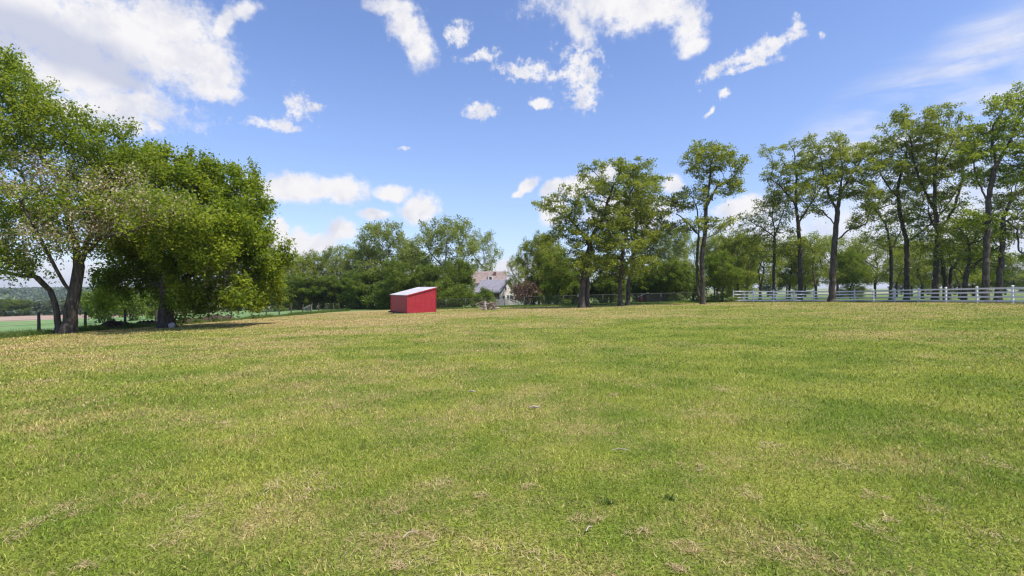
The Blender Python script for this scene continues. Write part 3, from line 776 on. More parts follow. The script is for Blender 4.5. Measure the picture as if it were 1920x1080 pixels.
def put(kind, px, ytop, Y, width_px, name, label, cat='tree', group=None, rz=None, bush=False):
    x = (px - 960) / F * Y; z = h1(x, Y); top = CAMZ + (540 - ytop) / F * Y
    hgt = top - z; tm, cm = (PB if bush else PT)[kind]
    o = empty(name, (x, Y, z), label, cat, group, rz if rz is not None else (px * 1.7) % 6.28)
    base_h, base_w = (2.9, 3.5) if bush else (14.4, 10.6)
    sw = width_px * Y / F / base_w; o.scale = (sw, sw, hgt / base_h)
    obj(tm.name.split('.')[0], tm, o); obj(cm.name.split('.')[0], cm, o)
    return o


# tree line behind the crop field and the red shed
G1 = 'trees of the far tree line left of centre'
for a in [
    ('a', 535, 478, 95, 95, 'broad mid-green tree at the left end of the far tree line'),
    ('a', 590, 468, 98, 95, 'mid-green tree in the far tree line straight behind the small field hut'),
    ('b', 640, 456, 96, 90, 'pale tree with fine branches left of the two high crowns in the far tree line'),
    ('a', 685, 452, 94, 80, 'mid-green tree tucked against the left of the first high crown'),
    ('b', 722, 410, 90, 130, 'first of the two high round crowns rising behind the red shed'),
    ('b', 835, 402, 84, 140, 'highest pale round crown with visible limbs right of the red shed'),
    ('r', 905, 418, 150, 80, 'thin bluish-green crown leaning over the house roofs'),
    ('a', 775, 455, 96, 90, 'tree filling the dip between the two high crowns behind the shed'),
    ('c', 560, 508, 88, 80, 'low dark tree at the back edge of the crop field'),
    ('c', 622, 512, 90, 80, 'low dark tree right of the small field hut'),
    ('d', 668, 505, 84, 70, 'low bright tree near the end of the wire fence'),
    ('d', 742, 480, 76, 66, 'bright green young tree directly behind the red shed'),
    ('c', 700, 500, 86, 75, 'dark understory tree left of the red shed'),
    ('c', 800, 490, 78, 80, 'dark understory tree behind the high side of the red shed'),
    ('c', 860, 480, 72, 70, 'dark full tree just left of the grey-roofed house'),
    ('d', 515, 515, 84, 60, 'low bright tree beside the second big tree at the edge of the field'),
]:
    put(a[0], a[1], a[2], a[3], a[4], 'background_tree', a[5], group=G1)
put('g', 913, 541, 68, 34, 'shrub', 'bright green shrub in front of the grey-roofed house', 'shrub', bush=True)
put('k', 860, 535, 66, 60, 'shrub', 'dark shrub behind the grey fence right of the shed', 'shrub', bush=True)
put('k', 838, 520, 70, 50, 'shrub', 'tall dark shrub close to the right wall of the red shed', 'shrub', bush=True)
put('p', 985, 524, 70, 62, 'ornamental_tree', 'small purple-brown leaved tree beside the house', 'tree', bush=True)
for k, (px, yt, Y, wp, kd) in enumerate([(450, 535, 98, 70, 'k'), (480, 530, 96, 70, 'k'), (515, 528, 98, 76, 'k'), (545, 526, 99, 80, 'k'), (572, 530, 102, 70, 'k'), (605, 524, 101, 80, 'k'), (640, 526, 98, 80, 'k'), (675, 530, 90, 70, 'k'), (705, 530, 84, 66, 'k'),
                                         (735, 525, 78, 70, 'k'), (770, 530, 80, 70, 'k'), (820, 530, 76, 60, 'k'), (850, 535, 74, 66, 'k'), (885, 548, 72, 36, 'k')]):
    put(kd, px, yt, Y, wp, 'shrub', ORD[k] + ' of the dark undergrowth shrubs below the far tree line', 'shrub', 'undergrowth of the far tree line', bush=True)
for k, (px, yt, Y, wp, kd) in enumerate([(1000, 520, 78, 66, 'k'), (1040, 515, 76, 70, 'g'), (1072, 522, 78, 60, 'k'), (1125, 520, 76, 60, 'k'), (1150, 518, 80, 60, 'k'), (1190, 520, 84, 50, 'k'),
                                         (1235, 500, 74, 70, 'k'), (1268, 498, 72, 66, 'k'), (1298, 505, 74, 60, 'k')]):
    put(kd, px, yt, Y, wp, 'shrub', ORD[k] + ' of the dark undergrowth shrubs behind the chain-link fence', 'shrub', 'undergrowth of the central grove', bush=True)
# grove behind the central and right rows
G2 = 'trees standing behind the tall open row'
for a in [
    ('r', 972, 470, 96, 60, 'thin pale tree between the house and the central grove'),
    ('a', 1010, 432, 72, 84, 'rounded bluish-green tree at the left flank of the central grove'),
    ('d', 1045, 470, 64, 80, 'bright lower tree at the foot of the central grove'),
    ('c', 1075, 478, 70, 80, 'dark tree deep behind the twin grey trunks'),
    ('c', 1145, 470, 72, 80, 'dark tree behind the slender central trunks'),
    ('a', 1030, 440, 80, 80, 'mid-green tree behind the left side of the central grove'),
    ('b', 1262, 415, 78, 80, 'pale sparse tree filling the gap left of the lone tall tree'),
    ('b', 1215, 430, 80, 70, 'pale tree behind the right side of the central grove'),
    ('c', 1250, 480, 68, 84, 'dark round tree above the chain-link fence'),
    ('c', 1210, 500, 74, 60, 'low dark tree above the red lean-to'),
    ('d', 1355, 470, 60, 88, 'bright bushy tree with a stout trunk at the end of the white fence'),
    ('a', 1385, 425, 76, 84, 'mid-green tree behind the end of the white fence'),
    ('b', 1340, 440, 84, 70, 'pale tree behind the lone tall tree'),
    ('r', 1425, 425, 80, 100, 'slim tree behind the low-forking dark stem'),
    ('r', 1530, 425, 84, 105, 'lower tree behind and left of the big lawn trunk'),
    ('d', 1595, 465, 82, 70, 'bright low tree right of the big lawn trunk'),
    ('r', 1640, 425, 84, 105, 'mid-green lower tree behind the bend of the white fence'),
    ('r', 1730, 430, 78, 105, 'lower tree behind the low-forked tall tree'),
    ('r', 1800, 440, 76, 105, 'lower tree behind the dark twin tree'),
    ('r', 1400, 430, 92, 95, 'sparse thin-stemmed tree seen over the left end of the white fence'),
    ('r', 1570, 430, 95, 100, 'sparse tree directly behind the big lawn trunk'),
    ('r', 1680, 435, 92, 100, 'sparse tree between the crooked stem and the low-forked tree'),
    ('r', 1770, 440, 90, 100, 'sparse tree behind the tallest stem'),
    ('r', 1850, 450, 92, 90, 'sparse tree behind the thick straight tree'),
    ('r', 1345, 425, 88, 90, 'sparse tree right behind the lone twin-stemmed tree'),
    ('r', 1300, 430, 92, 80, 'sparse thin tree left behind the lone twin-stemmed tree'),
    ('r', 1480, 430, 86, 95, 'sparse tree over the gap in the far white fence section'),
    ('b', 1390, 445, 100, 80, 'pale thin tree far back above the left end of the white fence'),
    ('b', 1510, 450, 104, 80, 'pale thin tree far back left of the big lawn trunk'),
    ('a', 1600, 458, 100, 80, 'green tree far back just right of the big lawn trunk'),
    ('b', 1710, 452, 98, 80, 'pale thin tree far back behind the low-forked tall tree'),
    ('a', 1825, 465, 96, 80, 'green tree far back behind the bent leaning stem'),
    ('b', 1900, 470, 90, 80, 'pale thin tree far back at the right edge'),
    ('b', 1475, 455, 88, 60, 'pale lower tree between the two slim trees by the far fence'),
]:
    put(a[0], a[1], a[2], a[3], a[4], 'background_tree', a[5], group=G2)
G3 = 'far hedge trees beyond the right-hand pasture'
for k, (px, yt, wp) in enumerate([(1240, 520, 60), (1300, 512, 64), (1370, 518, 60), (1440, 520, 66), (1505, 512, 60), (1690, 515, 55), (1740, 520, 60), (1790, 508, 60), (1838, 512, 60), (1885, 505, 64), (1935, 500, 70)]):
    put('f' if k % 2 else 'a', px, yt, 135 + (k * 7) % 20, wp, 'background_tree',
        ORD[k] + ' of the low hedge trees on the skyline beyond the right pasture', group=G3)
# trees across the valley on the left
G4 = 'far trees beyond the ploughed field'
for k, (px, yt, Y, wp, kd) in enumerate([(-40, 556, 215, 60, 'c'), (10, 558, 212, 50, 'c'), (45, 560, 212, 44, 'c'), (82, 562, 205, 46, 'f'), (115, 556, 200, 50, 'f'), (150, 552, 190, 50, 'd'),
                                        (180, 545, 150, 46, 'c'), (215, 540, 140, 50, 'c'), (255, 535, 135, 52, 'a'), (300, 530, 128, 52, 'c'), (345, 525, 125, 56, 'c'), (395, 522, 120, 56, 'a'), (440, 515, 115, 56, 'c'), (480, 505, 108, 60, 'a')]):
    put(kd, px, yt, Y, wp, 'background_tree',
        (ORD[k] + ' of the distant trees beyond the ploughed field at far left') if k < 6 else (ORD[k - 6] + ' of the dark trees along the back of the crop field'), group=G4 + (' to the left' if k < 6 else ' to the right'))
put('g', 187, 536, 62, 62, 'shrub', 'round green shrub in the field behind the forked trunk', 'shrub', bush=True)
put('k', 245, 548, 66, 50, 'shrub', 'darker round shrub in the field between the two big trees', 'shrub', bush=True)
put('g', 285, 545, 70, 44, 'shrub', 'bright shrub just left of the thick black trunk, out in the field', 'shrub', bush=True)


def far_woods():
    r = np.random.default_rng(5); n = 26000
    rr = r.uniform(430, 1750, n); az = r.uniform(-0.98, -0.30, n); X = rr * np.sin(az); Y = rr * np.cos(az)
    keep = (np.sin(X / 83. + 1) + np.sin(Y / 71. + X / 190.) + r.normal(0, .5, n)) > -0.1
    X, Y = X[keep], Y[keep]; n = len(X); s = r.uniform(3.5, 7.5, n) ; Z = H(X, Y)
    nl = 14; c = np.repeat(np.stack([X, Y, Z + s * 0.45], 1), nl, 0); ss = np.repeat(s, nl)
    v = r.normal(0, 1, c.shape); v /= np.linalg.norm(v, axis=1)[:, None]; v[:, 2] = np.abs(v[:, 2]) * 1.1 - 0.25
    c = c + v * ss[:, None] * 0.62
    LV = leaves(c, 1.0, 1.0, r) ; q = LV.reshape(-1, 4, 3); cc = q.mean(1, keepdims=True); q = cc + (q - cc) * (ss[:, None, None] * 0.75)
    o = obj('far_woods', np_mesh('far_woods', q.reshape(-1, 3), np.arange(len(q) * 4), np.full(len(q), 4), M['L_far']))
    tag(o, 'wooded hillside fading to blue beyond the fields at the left', 'woods', kind='stuff')


far_woods()

# ------------------------------------------------------------------ red shed
def shed():
    w, L = 5.0, 2.84; al = math.radians(31)
    ax, ay = -9.8, 48.0; z = min(h1(ax, ay), h1(-7.4, 49.5)) - 0.02
    o = empty('shed', (ax, ay, z), 'small red metal shed with a sloping pale roof, alone on the lawn', 'shed', rz=al)
    # local x runs along the long visible end wall (low to high), local y runs back
    lo, hi, t = 1.72, 2.42, 0.06
    m = MB(); m.hexa([(0, 0, .08), (L, 0, .08), (L, t, .08), (0, t, .08), (0, 0, lo), (L, 0, hi), (L, t, hi), (0, t, lo)]); m.build('side_wall', M['red'], o)
    m = MB(); m.hexa([(0, w - t, .08), (L, w - t, .08), (L, w, .08), (0, w, .08), (0, w - t, lo), (L, w - t, hi), (L, w, hi), (0, w, lo)]); m.build('side_wall', M['red'], o)
    m = MB(); m.box(0, t, t, w - t, .08, lo + 0.01); m.build('back_wall', M['red'], o)
    m = MB(); m.box(L - t, L, t, w * .3, .08, hi - 0.01); m.box(L - t, L, w * .7, w - t, .08, hi - 0.01); m.box(L - t, L, w * .3, w * .7, 2.05, hi - 0.01); m.build('front_wall', M['red'], o)
    m = MB(); s = (hi - lo) / L; a = -.10; bb = L + .14
    za, zb = lo + s * a + .004, lo + s * bb + .004
    m.hexa([(a, -.07, za), (bb, -.07, zb), (bb, w + .07, zb), (a, w + .07, za), (a, -.07, za + .05), (bb, -.07, zb + .05), (bb, w + .07, zb + .05), (a, w + .07, za + .05)])
    for k in range(13):
        y = .05 + k * (w - .1) / 12; m.hexa([(a, y - .02, za + .05), (bb, y - .02, zb + .05), (bb, y + .02, zb + .05), (a, y + .02, za + .05), (a, y - .012, za + .072), (bb, y - .012, zb + .072), (bb, y + .012, zb + .072), (a, y + .012, za + .072)])
    m.build('roof', M['tin'], o)
    m = MB(); m.hexa([(a, -.095, za - .04), (bb, -.095, zb - .04), (bb, -.072, zb - .04), (a, -.072, za - .04), (a, -.095, za + .055), (bb, -.095, zb + .055), (bb, -.072, zb + .055), (a, -.072, za + .055)])
    m.build('fascia', M['redtrim'], o)
    for q in ((-.035, .0, -.035, .05, .06, lo - .08), (L, L + .035, -.035, .05, .06, hi - .10), (-.035, 0, w - .05, w + .035, .06, lo - .08)):
        m = MB(); m.box(*q); m.build('corner_trim', M['redtrim'], o)
    m = MB(); m.box(-.25, L + .55, -.05, .10, -.06, .075); m.box(-.25, L + .35, w - .10, w + .05, -.06, .075); m.box(-.05, .10, .11, w - .11, -.05, .07); m.build('skid', M['post'], o, 0.01)


shed()

# ------------------------------------------------------------------ fences
def white_fence():
    pts = [(40.0, 34.6 + 3.15 * k) for k in range(9)]                     # receding run
    pts = [(40.0 + (0.9 if k == 0 else 0), y) for k, (x, y) in enumerate(pts)]
    c = pts[-1]
    run2 = [(c[0] - 2.35 * k, c[1] + 0.02 * k) for k in range(1, 7)]
    pts = [(42.2, 31.5)] + pts + run2
    o = empty('rail_fence', (40, 48, h1(40, 48)), 'white four-rail fence at the right with square capped posts', 'fence')
    bx, by, bz = o.location
    L = lambda x, y, z: (x - bx, y - by, z - bz)
    for (x, y) in pts:
        z = h1(x, y) + random.Random(int(y * 10)).uniform(-.02, .02); m = MB(); a = L(x, y, z); m.box(a[0] - .065, a[0] + .065, a[1] - .065, a[1] + .065, a[2] - .1, a[2] + 1.36)
        p_ = m.build('post', M['white'], o, 0.008)
        m = MB(); q = (a[0], a[1], a[2] + 1.36)
        m.add([(q[0] - .085, q[1] - .085, q[2]), (q[0] + .085, q[1] - .085, q[2]), (q[0] + .085, q[1] + .085, q[2]), (q[0] - .085, q[1] + .085, q[2]), (q[0], q[1], q[2] + .07)],
              [(0, 3, 2, 1), (0, 1, 4), (1, 2, 4), (2, 3, 4), (3, 0, 4)])
        m.build('post_cap', M['white'], p_)
    for (a, b_) in zip(pts[:-1], pts[1:]):
        za, zb = h1(*a), h1(*b_)
        for hh in (0.16, 0.50, 0.86, 1.20):
            A = Vector(L(a[0], a[1], za + hh)); B = Vector(L(b_[0], b_[1], zb + hh + random.Random(int(b_[1] * 9 + hh * 50 + b_[0])).uniform(-.018, .012))); d = (B - A).normalized() * .066
            m = MB(); m.bar(A + d, B - d, .04, .135); m.build('rail', M['white'], o)


white_fence()


def wire_fence():
    ys = [22.6, 25.6, 28.5, 31.8, 34.8, 38.0, 41.2, 44.6, 48.0, 51.7, 55.0, 58.2, 61.5, 64.5, 67.3, 70.0, 72.8, 75.6, 78.5]
    o = empty('wire_fence', (-26.4, 28, h1(-26.4, 28)), 'old wire fence on dark wooden posts along the left field', 'fence'); bx, by, bz = o.location
    r = random.Random(4); top = []
    for y in ys:
        x = -26.4 + r.uniform(-.12, .12); z = h1(x, y); hh = r.uniform(1.15, 1.4); lx, ly = r.uniform(-.09, .09), r.uniform(-.05, .05)
        m = MB(); m.tube([(x - bx, y - by, z - bz - .15), (x - bx + lx * .5, y - by, z - bz + hh * .5), (x - bx + lx, y - by + ly, z - bz + hh)], [.085, .075, .065], 8); m.build('post', M['post'], o, smooth=False)
        top.append((x, y, z, hh, lx, ly))
    for k in range(4):
        m = MB(); f = (k + 1) / 4.3
        for a, c in zip(top[:-1], top[1:]):
            m.tube([(a[0] - bx + a[4] * f, a[1] - by, a[2] - bz + a[3] * f), (c[0] - bx + c[4] * f, c[1] - by, c[2] - bz + c[3] * f)], .006, 4, False)
        m.build('wire', M['wire'], o)


wire_fence()


def chain_fence():
    x0, x1, Y0 = -10.5, 25.6, 62.5
    o = empty('chain_link_fence', (0, Y0, h1(0, Y0)), 'low grey chain-link fence along the back of the lawn', 'fence'); bz = o.location.z
    yy = lambda x: (0.0 + (0.02 * (x - 5)) ** 2 * 6)
    xs = np.arange(x0, x1 + .01, 2.4)
    for x in xs:
        z = h1(x, Y0 + yy(x)) - bz; m = MB(); m.tube([(x, yy(x), z - .1), (x, yy(x), z + 1.2)], .035, 8); m.build('post', M['wire'], o, smooth=True)
    m = MB(); m.tube([(x, yy(x), h1(x, Y0 + yy(x)) - bz + 1.17) for x in xs], .026, 6); m.build('top_rail', M['wire'], o, smooth=True)
    V = []; Fc = []; st = 0.075; a = np.arange(x0, x1 - 1.1, st); k = 0
    for x in a:
        z = h1(x, Y0 + yy(x)) - bz
        for s in (1, -1):
            p0 = (x if s > 0 else x + 1.1, x + 1.1 if s > 0 else x); t = .0022; y_ = yy(x) + .03 * (s > 0)
            V += [(p0[0] - t, y_, z + .05), (p0[0] + t, y_, z + .05), (p0[1] + t, y_, z + 1.15), (p0[1] - t, y_, z + 1.15)]
            Fc.append((k, k + 1, k + 2, k + 3)); k += 4
    me = bpy.data.meshes.new('wire_mesh'); me.from_pydata(V, [], Fc); me.materials.append(M['wire']); obj('wire_mesh', me, o)


chain_fence()

# ------------------------------------------------------------------ houses
def gable_house(name, label, loc, rz, Lx, Wy, eave, ridge, wallm, gablem, roofm, wins, over=0.35):
    """ridge along local x; the gable at +x faces the viewer's right"""
    o = empty(name, loc, label, 'house', rz=rz); hy = Wy / 2
    for s in (-1, 1):
        m = MB(); m.box(-Lx / 2 + .2, Lx / 2 - .2, s * hy - (.2 if s > 0 else 0), s * hy + (.2 if s < 0 else 0), -.6, eave); m.build('wall', wallm, o)
    for s in (-1, 1):
        x0 = s * Lx / 2 - (.2 if s > 0 else 0); x1 = x0 + .2; m = MB()
        v = [(x, y, z) for x in (x0, x1) for (y, z) in ((-hy, -.6), (hy, -.6), (hy, eave), (0, ridge), (-hy, eave))]
        m.add(v, [(0, 1, 2, 3, 4)[::-1], (5, 6, 7, 8, 9), (0, 1, 6, 5), (1, 2, 7, 6), (2, 3, 8, 7), (3, 4, 9, 8), (4, 0, 5, 9)]); m.build('gable_wall', gablem, o)
    t = .16; sl_ = (ridge - eave) / hy; m = MB()
    for s in (-1, 1):
        ye = s * (hy + over); ze = eave - sl_ * over + .01
        m.hexa([(-Lx / 2 - over, ye, ze), (Lx / 2 + over, ye, ze), (Lx / 2 + over, 0, ridge + .01), (-Lx / 2 - over, 0, ridge + .01),
                (-Lx / 2 - over, ye, ze + t), (Lx / 2 + over, ye, ze + t), (Lx / 2 + over, 0, ridge + t + .01), (-Lx / 2 - over, 0, ridge + t + .01)])
    rf = m.build('roof', roofm, o)
    for s in (-1, 1):
        m = MB(); ye = s * (hy + over); ze = eave - sl_ * over
        for e in (-1, 1):
            xx = e * (Lx / 2 + over + .02); m.hexa([(xx - .015, ye, ze - .1), (xx + .015, ye, ze - .1), (xx + .015, s * .0, ridge - .1), (xx - .015, s * .0, ridge - .1),
                                                  (xx - .015, ye, ze + t + .02), (xx + .015, ye, ze + t + .02), (xx + .015, 0, ridge + t + .02), (xx - .015, 0, ridge + t + .02)])
        m.build('barge_board', M['trim'], rf)
    for (face, u, z, w, h_) in wins:
        m = MB(); g = MB()
        if face == 'x':
            x = Lx / 2; m.box(x, x + .05, u - w / 2 - .08, u + w / 2 + .08, z - .08, z + h_ + .08); g.box(x + .052, x + .07, u - w / 2, u + w / 2, z, z + h_)
        else:
            y = -hy; m.box(u - w / 2 - .08, u + w / 2 + .08, y - .05, y, z - .08, z + h_ + .08); g.box(u - w / 2, u + w / 2, y - .07, y - .052, z, z + h_)
        f = m.build('window', M['white'], o); g.build('pane', M['glass'], f)
    return o


c = P(928, 572, 100)
gable_house('house', 'small grey-roofed house with a cream stone gable beyond the shrubs', (c.x, 102, h1(c.x, 102)), math.radians(-38), 6.2, 4.6, 2.7, 4.9, M['brick'], M['stucco'], M['greyroof'],
            [('x', -.6, 2.9, .5, .8), ('x', 1.0, 1.0, .7, 1.0), ('x', -1.2, .9, .6, 1.0), ('x', .1, 1.0, .6, 1.0), ('y', -1.5, 1.0, .8, 1.0), ('y', 1.2, 1.0, .8, 1.0)])
c = P(915, 570, 125)
h2 = gable_house('house', 'larger brown-shingled house rising behind the grey-roofed one', (c.x, 127, h1(c.x, 127)), math.radians(6), 8.0, 7.5, 5.0, 7.7, M['stucco'], M['stucco'], M['brownroof'],
            [('y', -2.0, 2.9, .9, 1.3), ('y', 2.0, 2.9, .9, 1.3), ('x', 0, 2.9, .9, 1.3)])
m = MB(); m.box(1.2, 1.8, -1.6, -1.0, 5.6, 7.7); m.build('chimney', M['brick'], h2)
m = MB(); m.box(-.3, 1.0, -3.0, -1.6, 5.4, 6.6); dm = m.build('dormer', M['stucco'], h2)
m = MB(); m.box(.05, .65, -3.03, -3.003, 5.65, 6.4); m.build('pane', M['glass'], dm)
c = P(958, 565, 140)
gable_house('barn', 'pale metal-roofed building right of the brown house', (c.x, 142, h1(c.x, 142)), math.radians(2), 6.5, 7.0, 4.2, 6.6, M['white'], M['white'], M['tin'],
            [('y', 0.6, 1.4, 1.0, 1.4)])['category'] = 'building'


def leanto(name, label, cat, px, Y, w, d, lo, hi, wallm, roofm, rz):
    x = (px - 960) / F * Y; o = empty(name, (x, Y, h1(x, Y) - .03), label, cat, rz=rz); t = .04
    m = MB(); m.hexa([(-w / 2, d, 0), (w / 2, d, 0), (w / 2, d + t, 0), (-w / 2, d + t, 0), (-w / 2, d, lo), (w / 2, d, hi), (w / 2, d + t, hi), (-w / 2, d + t, lo)]); m.build('back_wall', wallm, o)
    for s in (-1, 1):
        hh = lo if s < 0 else hi; m = MB(); m.box(s * w / 2 - t / 2, s * w / 2 + t / 2, 0, d - .003, 0, hh - .02); m.build('side_wall', wallm, o)
    sl_ = (hi - lo) / w; a, b_ = -w / 2 - .12, w / 2 + .12; za, zb = lo - .12 * sl_, hi + .12 * sl_
    m = MB(); m.hexa([(a, -.15, za), (b_, -.15, zb), (b_, d + .15, zb), (a, d + .15, za), (a, -.15, za + .07), (b_, -.15, zb + .07), (b_, d + .15, zb + .07), (a, d + .15, za + .07)]); m.build('roof', roofm, o)


leanto('animal_shelter', 'tiny open-fronted hut with a steep pale roof at the back of the crop field', 'shelter', 577, 84, 1.05, .9, .45, 1.0, M['stucco'], M['tin'], .25)
leanto('garden_shelter', 'little red lean-to behind the chain-link fence under the central trees', 'shelter', 1206, 70, 1.2, .9, .75, 1.25, M['redtrim'], M['tin'], -.2)

# garden wall right of the red lean-to and the picket fence before the house
def board_fence(label, px0, px1, Y, hgt, m_, gap):
    x0, x1 = (px0 - 960) / F * Y, (px1 - 960) / F * Y
    o = empty('board_fence', ((x0 + x1) / 2, Y, h1((x0 + x1) / 2, Y)), label, 'fence'); bx, bz = o.location.x, o.location.z
    x = x0; m = MB()
    while x < x1:
        z = h1(x, Y) - bz; m.box(x - bx, x - bx + .11, -.012, .012, z + .03, z + hgt); x += .11 + gap
    m.build('pickets', m_, o)
    for hh in (.25, hgt - .2):
        m = MB(); m.bar((x0 - bx, .035, h1(x0, Y) - bz + hh), (x1 - bx, .035, h1(x1, Y) - bz + hh), .04, .08); m.build('rail', m_, o)
    for k in range(int((x1 - x0) / 2.4) + 1):
        xx = x0 + k * 2.4; z = h1(xx, Y) - bz; m = MB(); m.box(xx - bx - .05, xx - bx + .05, .06, .15, z - .1, z + hgt + .05); m.build('post', m_, o)


board_fence('short weathered board fence behind the chain-link in the central grove', 1212, 1262, 68, 1.15, M['post'], 0.01)
board_fence('pale picket fence in front of the grey-roofed house', 925, 1052, 88, 1.1, M['stone'], 0.07)

# bird house
x = (1085.5 - 960) / F * 60; o = empty('bird_house', (x, 60, h1(x, 60)), 'white bird house on a thin post beside the twin grey trunks', 'bird house')
m = MB(); m.tube([(0, 0, -.1), (0, 0, 1.0)], .03, 8); m.build('post', M['post'], o)
m = MB(); m.box(-.13, .13, -.12, .12, 1.0, 1.26); bxo = m.build('box', M['white'], o, .005)
m = MB(); m.tube([(0, -.118, 1.13), (0, -.124, 1.13)], .03, 12); m.build('entrance_hole', M['glass'], bxo)
m = MB(); m.add([(-.17, -.16, 1.262), (.17, -.16, 1.262), (.17, .16, 1.262), (-.17, .16, 1.262), (0, -.16, 1.38), (0, .16, 1.38)], [(0, 3, 2, 1), (0, 1, 4), (2, 3, 5), (1, 2, 5, 4), (3, 0, 4, 5)]); m.build('roof', M['white'], o)

# ------------------------------------------------------------------ brush pile and sticks
def brush_pile():
    Y = 50; x = (916 - 960) / F * Y; o = empty('brush_pile', (x, Y, h1(x, Y)), 'heap of broken grey-brown branches and a stump on the lawn', 'brush pile'); r = random.Random(9)
    m = MB(); m.tube([(-.25, -.25, -.05), (-.27, -.28, .3), (-.22, -.24, .62)], [.17, .14, .12], 9); m.build('stump', M['stick'], o)
    m = MB(); m.tube([(.35, -.1, -.03), (.38, -.15, .3), (.3, -.1, .48)], [.2, .16, .13], 9); m.build('stump', M['deadwood'], o)
    for k in range(46):
        a = r.uniform(0, 6.28); L = r.uniform(.4, .85); c = Vector((r.gauss(0, .28), r.gauss(0, .25), r.uniform(.08, .52)))
        d = Vector((math.cos(a), math.sin(a), r.uniform(-.25, .55))).normalized(); p0 = c - d * L * .5; p2 = c + d * L * .5
        p0.z = max(p0.z, .03); p2.z = max(p2.z, .03); md = (p0 + p2) / 2 + Vector((r.uniform(-.08, .08), r.uniform(-.08, .08), r.uniform(0, .08)))
        rr = r.uniform(.02, .065); m = MB(); m.tube([p0, md, p2], [rr, rr * .8, rr * .5], 6); m.build('branch', M['deadwood'] if k % 6 else M['stick'], o)
    o.scale = (1.25, 1.2, 1.3)


brush_pile()


def stick(px, y, L, rr, a, label, g=None):
    Y = (CAMZ) / ((y - 540) / F)
    for _ in range(8):
        x = (px - 960) / F * Y; Y = (CAMZ - h1(x, Y)) / ((y - 540) / F)
    x = (px - 960) / F * Y; z = h1(x, Y) + .035; m = MB(); c, s = math.cos(a) * L / 2, math.sin(a) * L / 2
    m.tube([(-c, -s, .0), (-c * .3, -s * .3 + .01, .015), (c * .4, s * .4, .01), (c, s, .0)], [rr * .6, rr, rr * .9, rr * .5], 7)
    m.tube([(c * .2, s * .2, .01), (c * .5 - s * .4, s * .5 + c * .4, .02)], [rr * .5, rr * .3], 6)
    o = m.build('stick', M['stick'], None); o.location = (x, Y, z); tag(o, label, 'stick', g)


stick(1002, 768, .15, .018, .1, 'short bleached stick on the lawn near the middle of the picture, the thickest one')
stick(885, 738, .13, .015, -.3, 'small pale twig lying farthest away in the middle of the lawn')
stick(1165, 850, .2, .006, -.15, 'thin pale twig lying flat right of the lawn centre')
stick(770, 1010, .14, .005, .8, 'slender pale twig slanting on the grass at bottom left of centre')
stick(1105, 1000, .10, .006, .9, 'slender twig slanting on the grass near the bottom centre')


def rosette(px, y, label):
    Y = 5.0
    for _ in range(8):
        x = (px - 960) / F * Y; Y = (CAMZ - h1(x, Y)) / ((y - 540) / F)
    x = (px - 960) / F * Y; r = np.random.default_rng(int(px)); n = 60
    X_ = x + r.normal(0, .028, n); Y_ = Y + r.normal(0, .03, n)
    o = blades('weed', X_, Y_, r.uniform(.04, .085, n), r.uniform(.007, .013, n), np.abs(r.normal(.9, .35, n)), M['weeds'], None)
    for k_ in ('kind', 'category'):
        if k_ in o: del o[k_]
    tag(o, label, 'weed', 'broad-leaved weeds in the lawn')


for q, (px, y, lab) in enumerate([(1138, 945, 'broad-leaved weed rosette at bottom right of centre, the left one of two'), (1256, 936, 'broad-leaved weed rosette at bottom right of centre, the right one of two')]):
    rosette(px, y, lab)


def thatch():
    r = np.random.default_rng(31); X = []; Y = []
    pats = [(1100, 975, 30), (740, 985, 60), (700, 1020, 90), (1000, 1050, 60), (1810, 992, 60), (1640, 992, 28), (1670, 975, 14), (1305, 878, 22), (520, 928, 60), (620, 915, 45), (380, 950, 40), (330, 1010, 60),
            (1480, 1010, 60), (1560, 870, 30), (1880, 880, 30), (1740, 945, 30), (1530, 1060, 50), (1000, 655, 40), (60, 980, 60), (850, 1065, 60), (560, 770, 50), (640, 760, 40), (1200, 1000, 20)]
    pats += [(r.uniform(0, 1920), r.uniform(640, 1070), r.uniform(10, 34)) for _ in range(26)]
    for px, y, w in pats:
        d = 5.0
        for _ in range(8):
            x = (px - 960) / F * d; d = (CAMZ - h1(x, d)) / ((y - 540) / F)
        if d > 30: continue
        sx = w * d / F; k = int(200 * sx * 4 / max(1, d / 7) + 30)
        c_ = r.normal(0, 1, (7, 2)) * (sx * .62, sx * .75); ii = r.integers(0, 7, k); sp_ = r.uniform(.12, .5, 7)[ii] * sx
        X.append(x + c_[ii, 0] + r.normal(0, 1, k) * sp_); Y.append(d + c_[ii, 1] + r.normal(0, 1, k) * sp_)
    X = np.concatenate(X); Y = np.concatenate(Y); n = len(X); s_ = np.maximum(1, np.hypot(X, Y) / 7)
    ok = (X > -25) & (X < 38) & (Y > 2.2); X, Y, s_ = X[ok], Y[ok], s_[ok]; n = len(X)
    o = blades('dry_thatch', X, Y, r.uniform(.035, .085, n), r.uniform(.003, .006, n) * s_, r.uniform(1.0, 1.5, n), M['thatch'], 'loose dry straw-coloured clippings lying in tufts on the lawn')
    o.location.z = 0.014


M['thatch'] = leafmat('dry_clippings', (0.30, 0.20, 0.10), (0.50, 0.37, 0.20), (0.72, 0.58, 0.36), 0.2)
thatch()

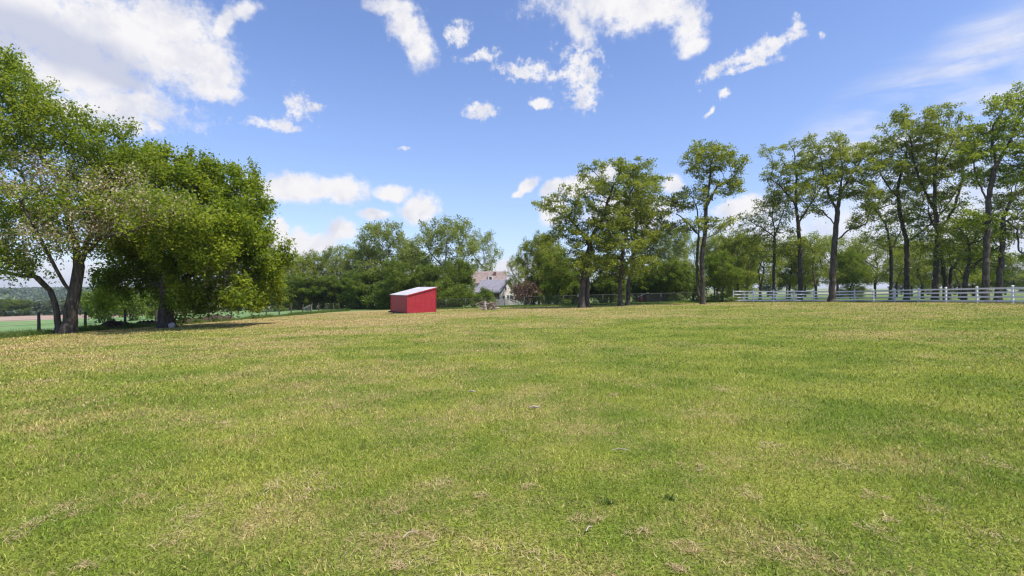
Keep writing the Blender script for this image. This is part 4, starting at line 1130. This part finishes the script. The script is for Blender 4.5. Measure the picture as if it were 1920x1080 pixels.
# stone against the second trunk
x = (322 - 960) / F * 31.3; o = empty('boulder', (x, 31.3, h1(x, 31.3)), 'pale grey boulder leaning on the foot of the thick black trunk', 'boulder')
me = bpy.data.meshes.new('rock'); import bmesh
bm = bmesh.new(); bmesh.ops.create_icosphere(bm, subdivisions=3, radius=.22); r = random.Random(2)
for v in bm.verts:
    n_ = 1 + .18 * math.sin(v.co.x * 9 + 1) * math.sin(v.co.y * 8) + r.uniform(-.04, .04); v.co = Vector((v.co.x * n_ * .85, v.co.y * n_ * .7, v.co.z * n_ * .85 + .15))
bm.to_mesh(me); bm.free(); me.materials.append(M['stone']); obj('rock', me, o)

# ------------------------------------------------------------------ brush bank and tall weeds along the wire fence
def bank(name, label, y0, y1, xc, hgt, wd, seed, cat='brush bank'):
    r = np.random.default_rng(seed); nl = int((y1 - y0) / .12); nw = 14; V = []; 
    ys = np.linspace(y0, y1, nl); bump = np.interp(ys, np.linspace(y0, y1, max(4, nl // 7)), r.uniform(.45, 1.15, max(4, nl // 7)))
    for i, y in enumerate(ys):
        e = min(1, (i + .3) / 8, (nl - 1 - i + .3) / 8)
        for j in range(nw):
            t = j / (nw - 1); x = xc + (t - .5) * wd * (0.8 + .2 * bump[i]); prof = math.sin(math.pi * t) ** .7
            V.append((x + r.normal(0, .03), y + r.normal(0, .03), h1(x, y) - .06 + (prof * hgt * bump[i] * e) * (1 + r.normal(0, .13))))
    Fc = [(i * nw + j, i * nw + j + 1, (i + 1) * nw + j + 1, (i + 1) * nw + j) for i in range(nl - 1) for j in range(nw - 1)]
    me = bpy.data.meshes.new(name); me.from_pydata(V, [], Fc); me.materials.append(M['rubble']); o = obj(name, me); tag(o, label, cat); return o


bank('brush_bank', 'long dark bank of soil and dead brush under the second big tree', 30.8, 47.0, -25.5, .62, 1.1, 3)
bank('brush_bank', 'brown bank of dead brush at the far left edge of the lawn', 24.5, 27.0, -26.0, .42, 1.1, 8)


def tall_weeds():
    r = np.random.default_rng(77); n = 52000
    Y = np.where(r.uniform(0, 1, n) < .35, r.uniform(28, 50, n), r.uniform(20, 79, n)); X = -25.45 + np.abs(r.normal(0, .38, n)) * np.where(r.uniform(0, 1, n) < .5, -1, .8)
    cl = 0.5 + .5 * np.sin(Y * 1.3 + 2 * np.sin(Y * .6)); L = r.uniform(.12, .5, n) * (.5 + .7 * cl)
    Z0 = r.uniform(0, 0.02, n)
    o = blades('tall_weeds', X, Y, L, r.uniform(.012, .03, n), np.abs(r.normal(.35, .3, n)), M['weeds'], 'unmown green weeds along the old wire fence'); o['category'] = 'weeds'
    n = 26000; X = r.uniform(-11, 39, n); Y = 61.0 + r.normal(0, .7, n); X = np.r_[X, 41 + r.normal(0, .5, 9000)]; Y = np.r_[Y, r.uniform(34, 61, 9000)]
    n = len(X); o = blades('rough_grass', X, Y, r.uniform(.08, .30, n), r.uniform(.015, .035, n), np.abs(r.normal(.4, .3, n)), M['weeds'], 'longer untrimmed grass along the fences at the back of the lawn'); o['category'] = 'grass'


tall_weeds()


# ------------------------------------------------------------------ the air: an even, very thin haze round everything
def haze():
    m = MB(); m.box(-3050, 3050, -350, 3700, -60, 60); me = bpy.data.materials.new('haze'); me.use_nodes = True; nt = me.node_tree; nt.nodes.clear(); b = NB(nt)
    v = b.n('ShaderNodeVolumePrincipled', {'Color': (0.80, 0.88, 1.0, 1), 'Density': 0.00018, 'Anisotropy': 0.2}); o_ = b.n('ShaderNodeOutputMaterial'); nt.links.new(v.outputs[0], o_.inputs['Volume'])
    o = m.build('haze', me); tag(o, 'thin blue summer haze in the air over the fields', None, kind='stuff')


haze()
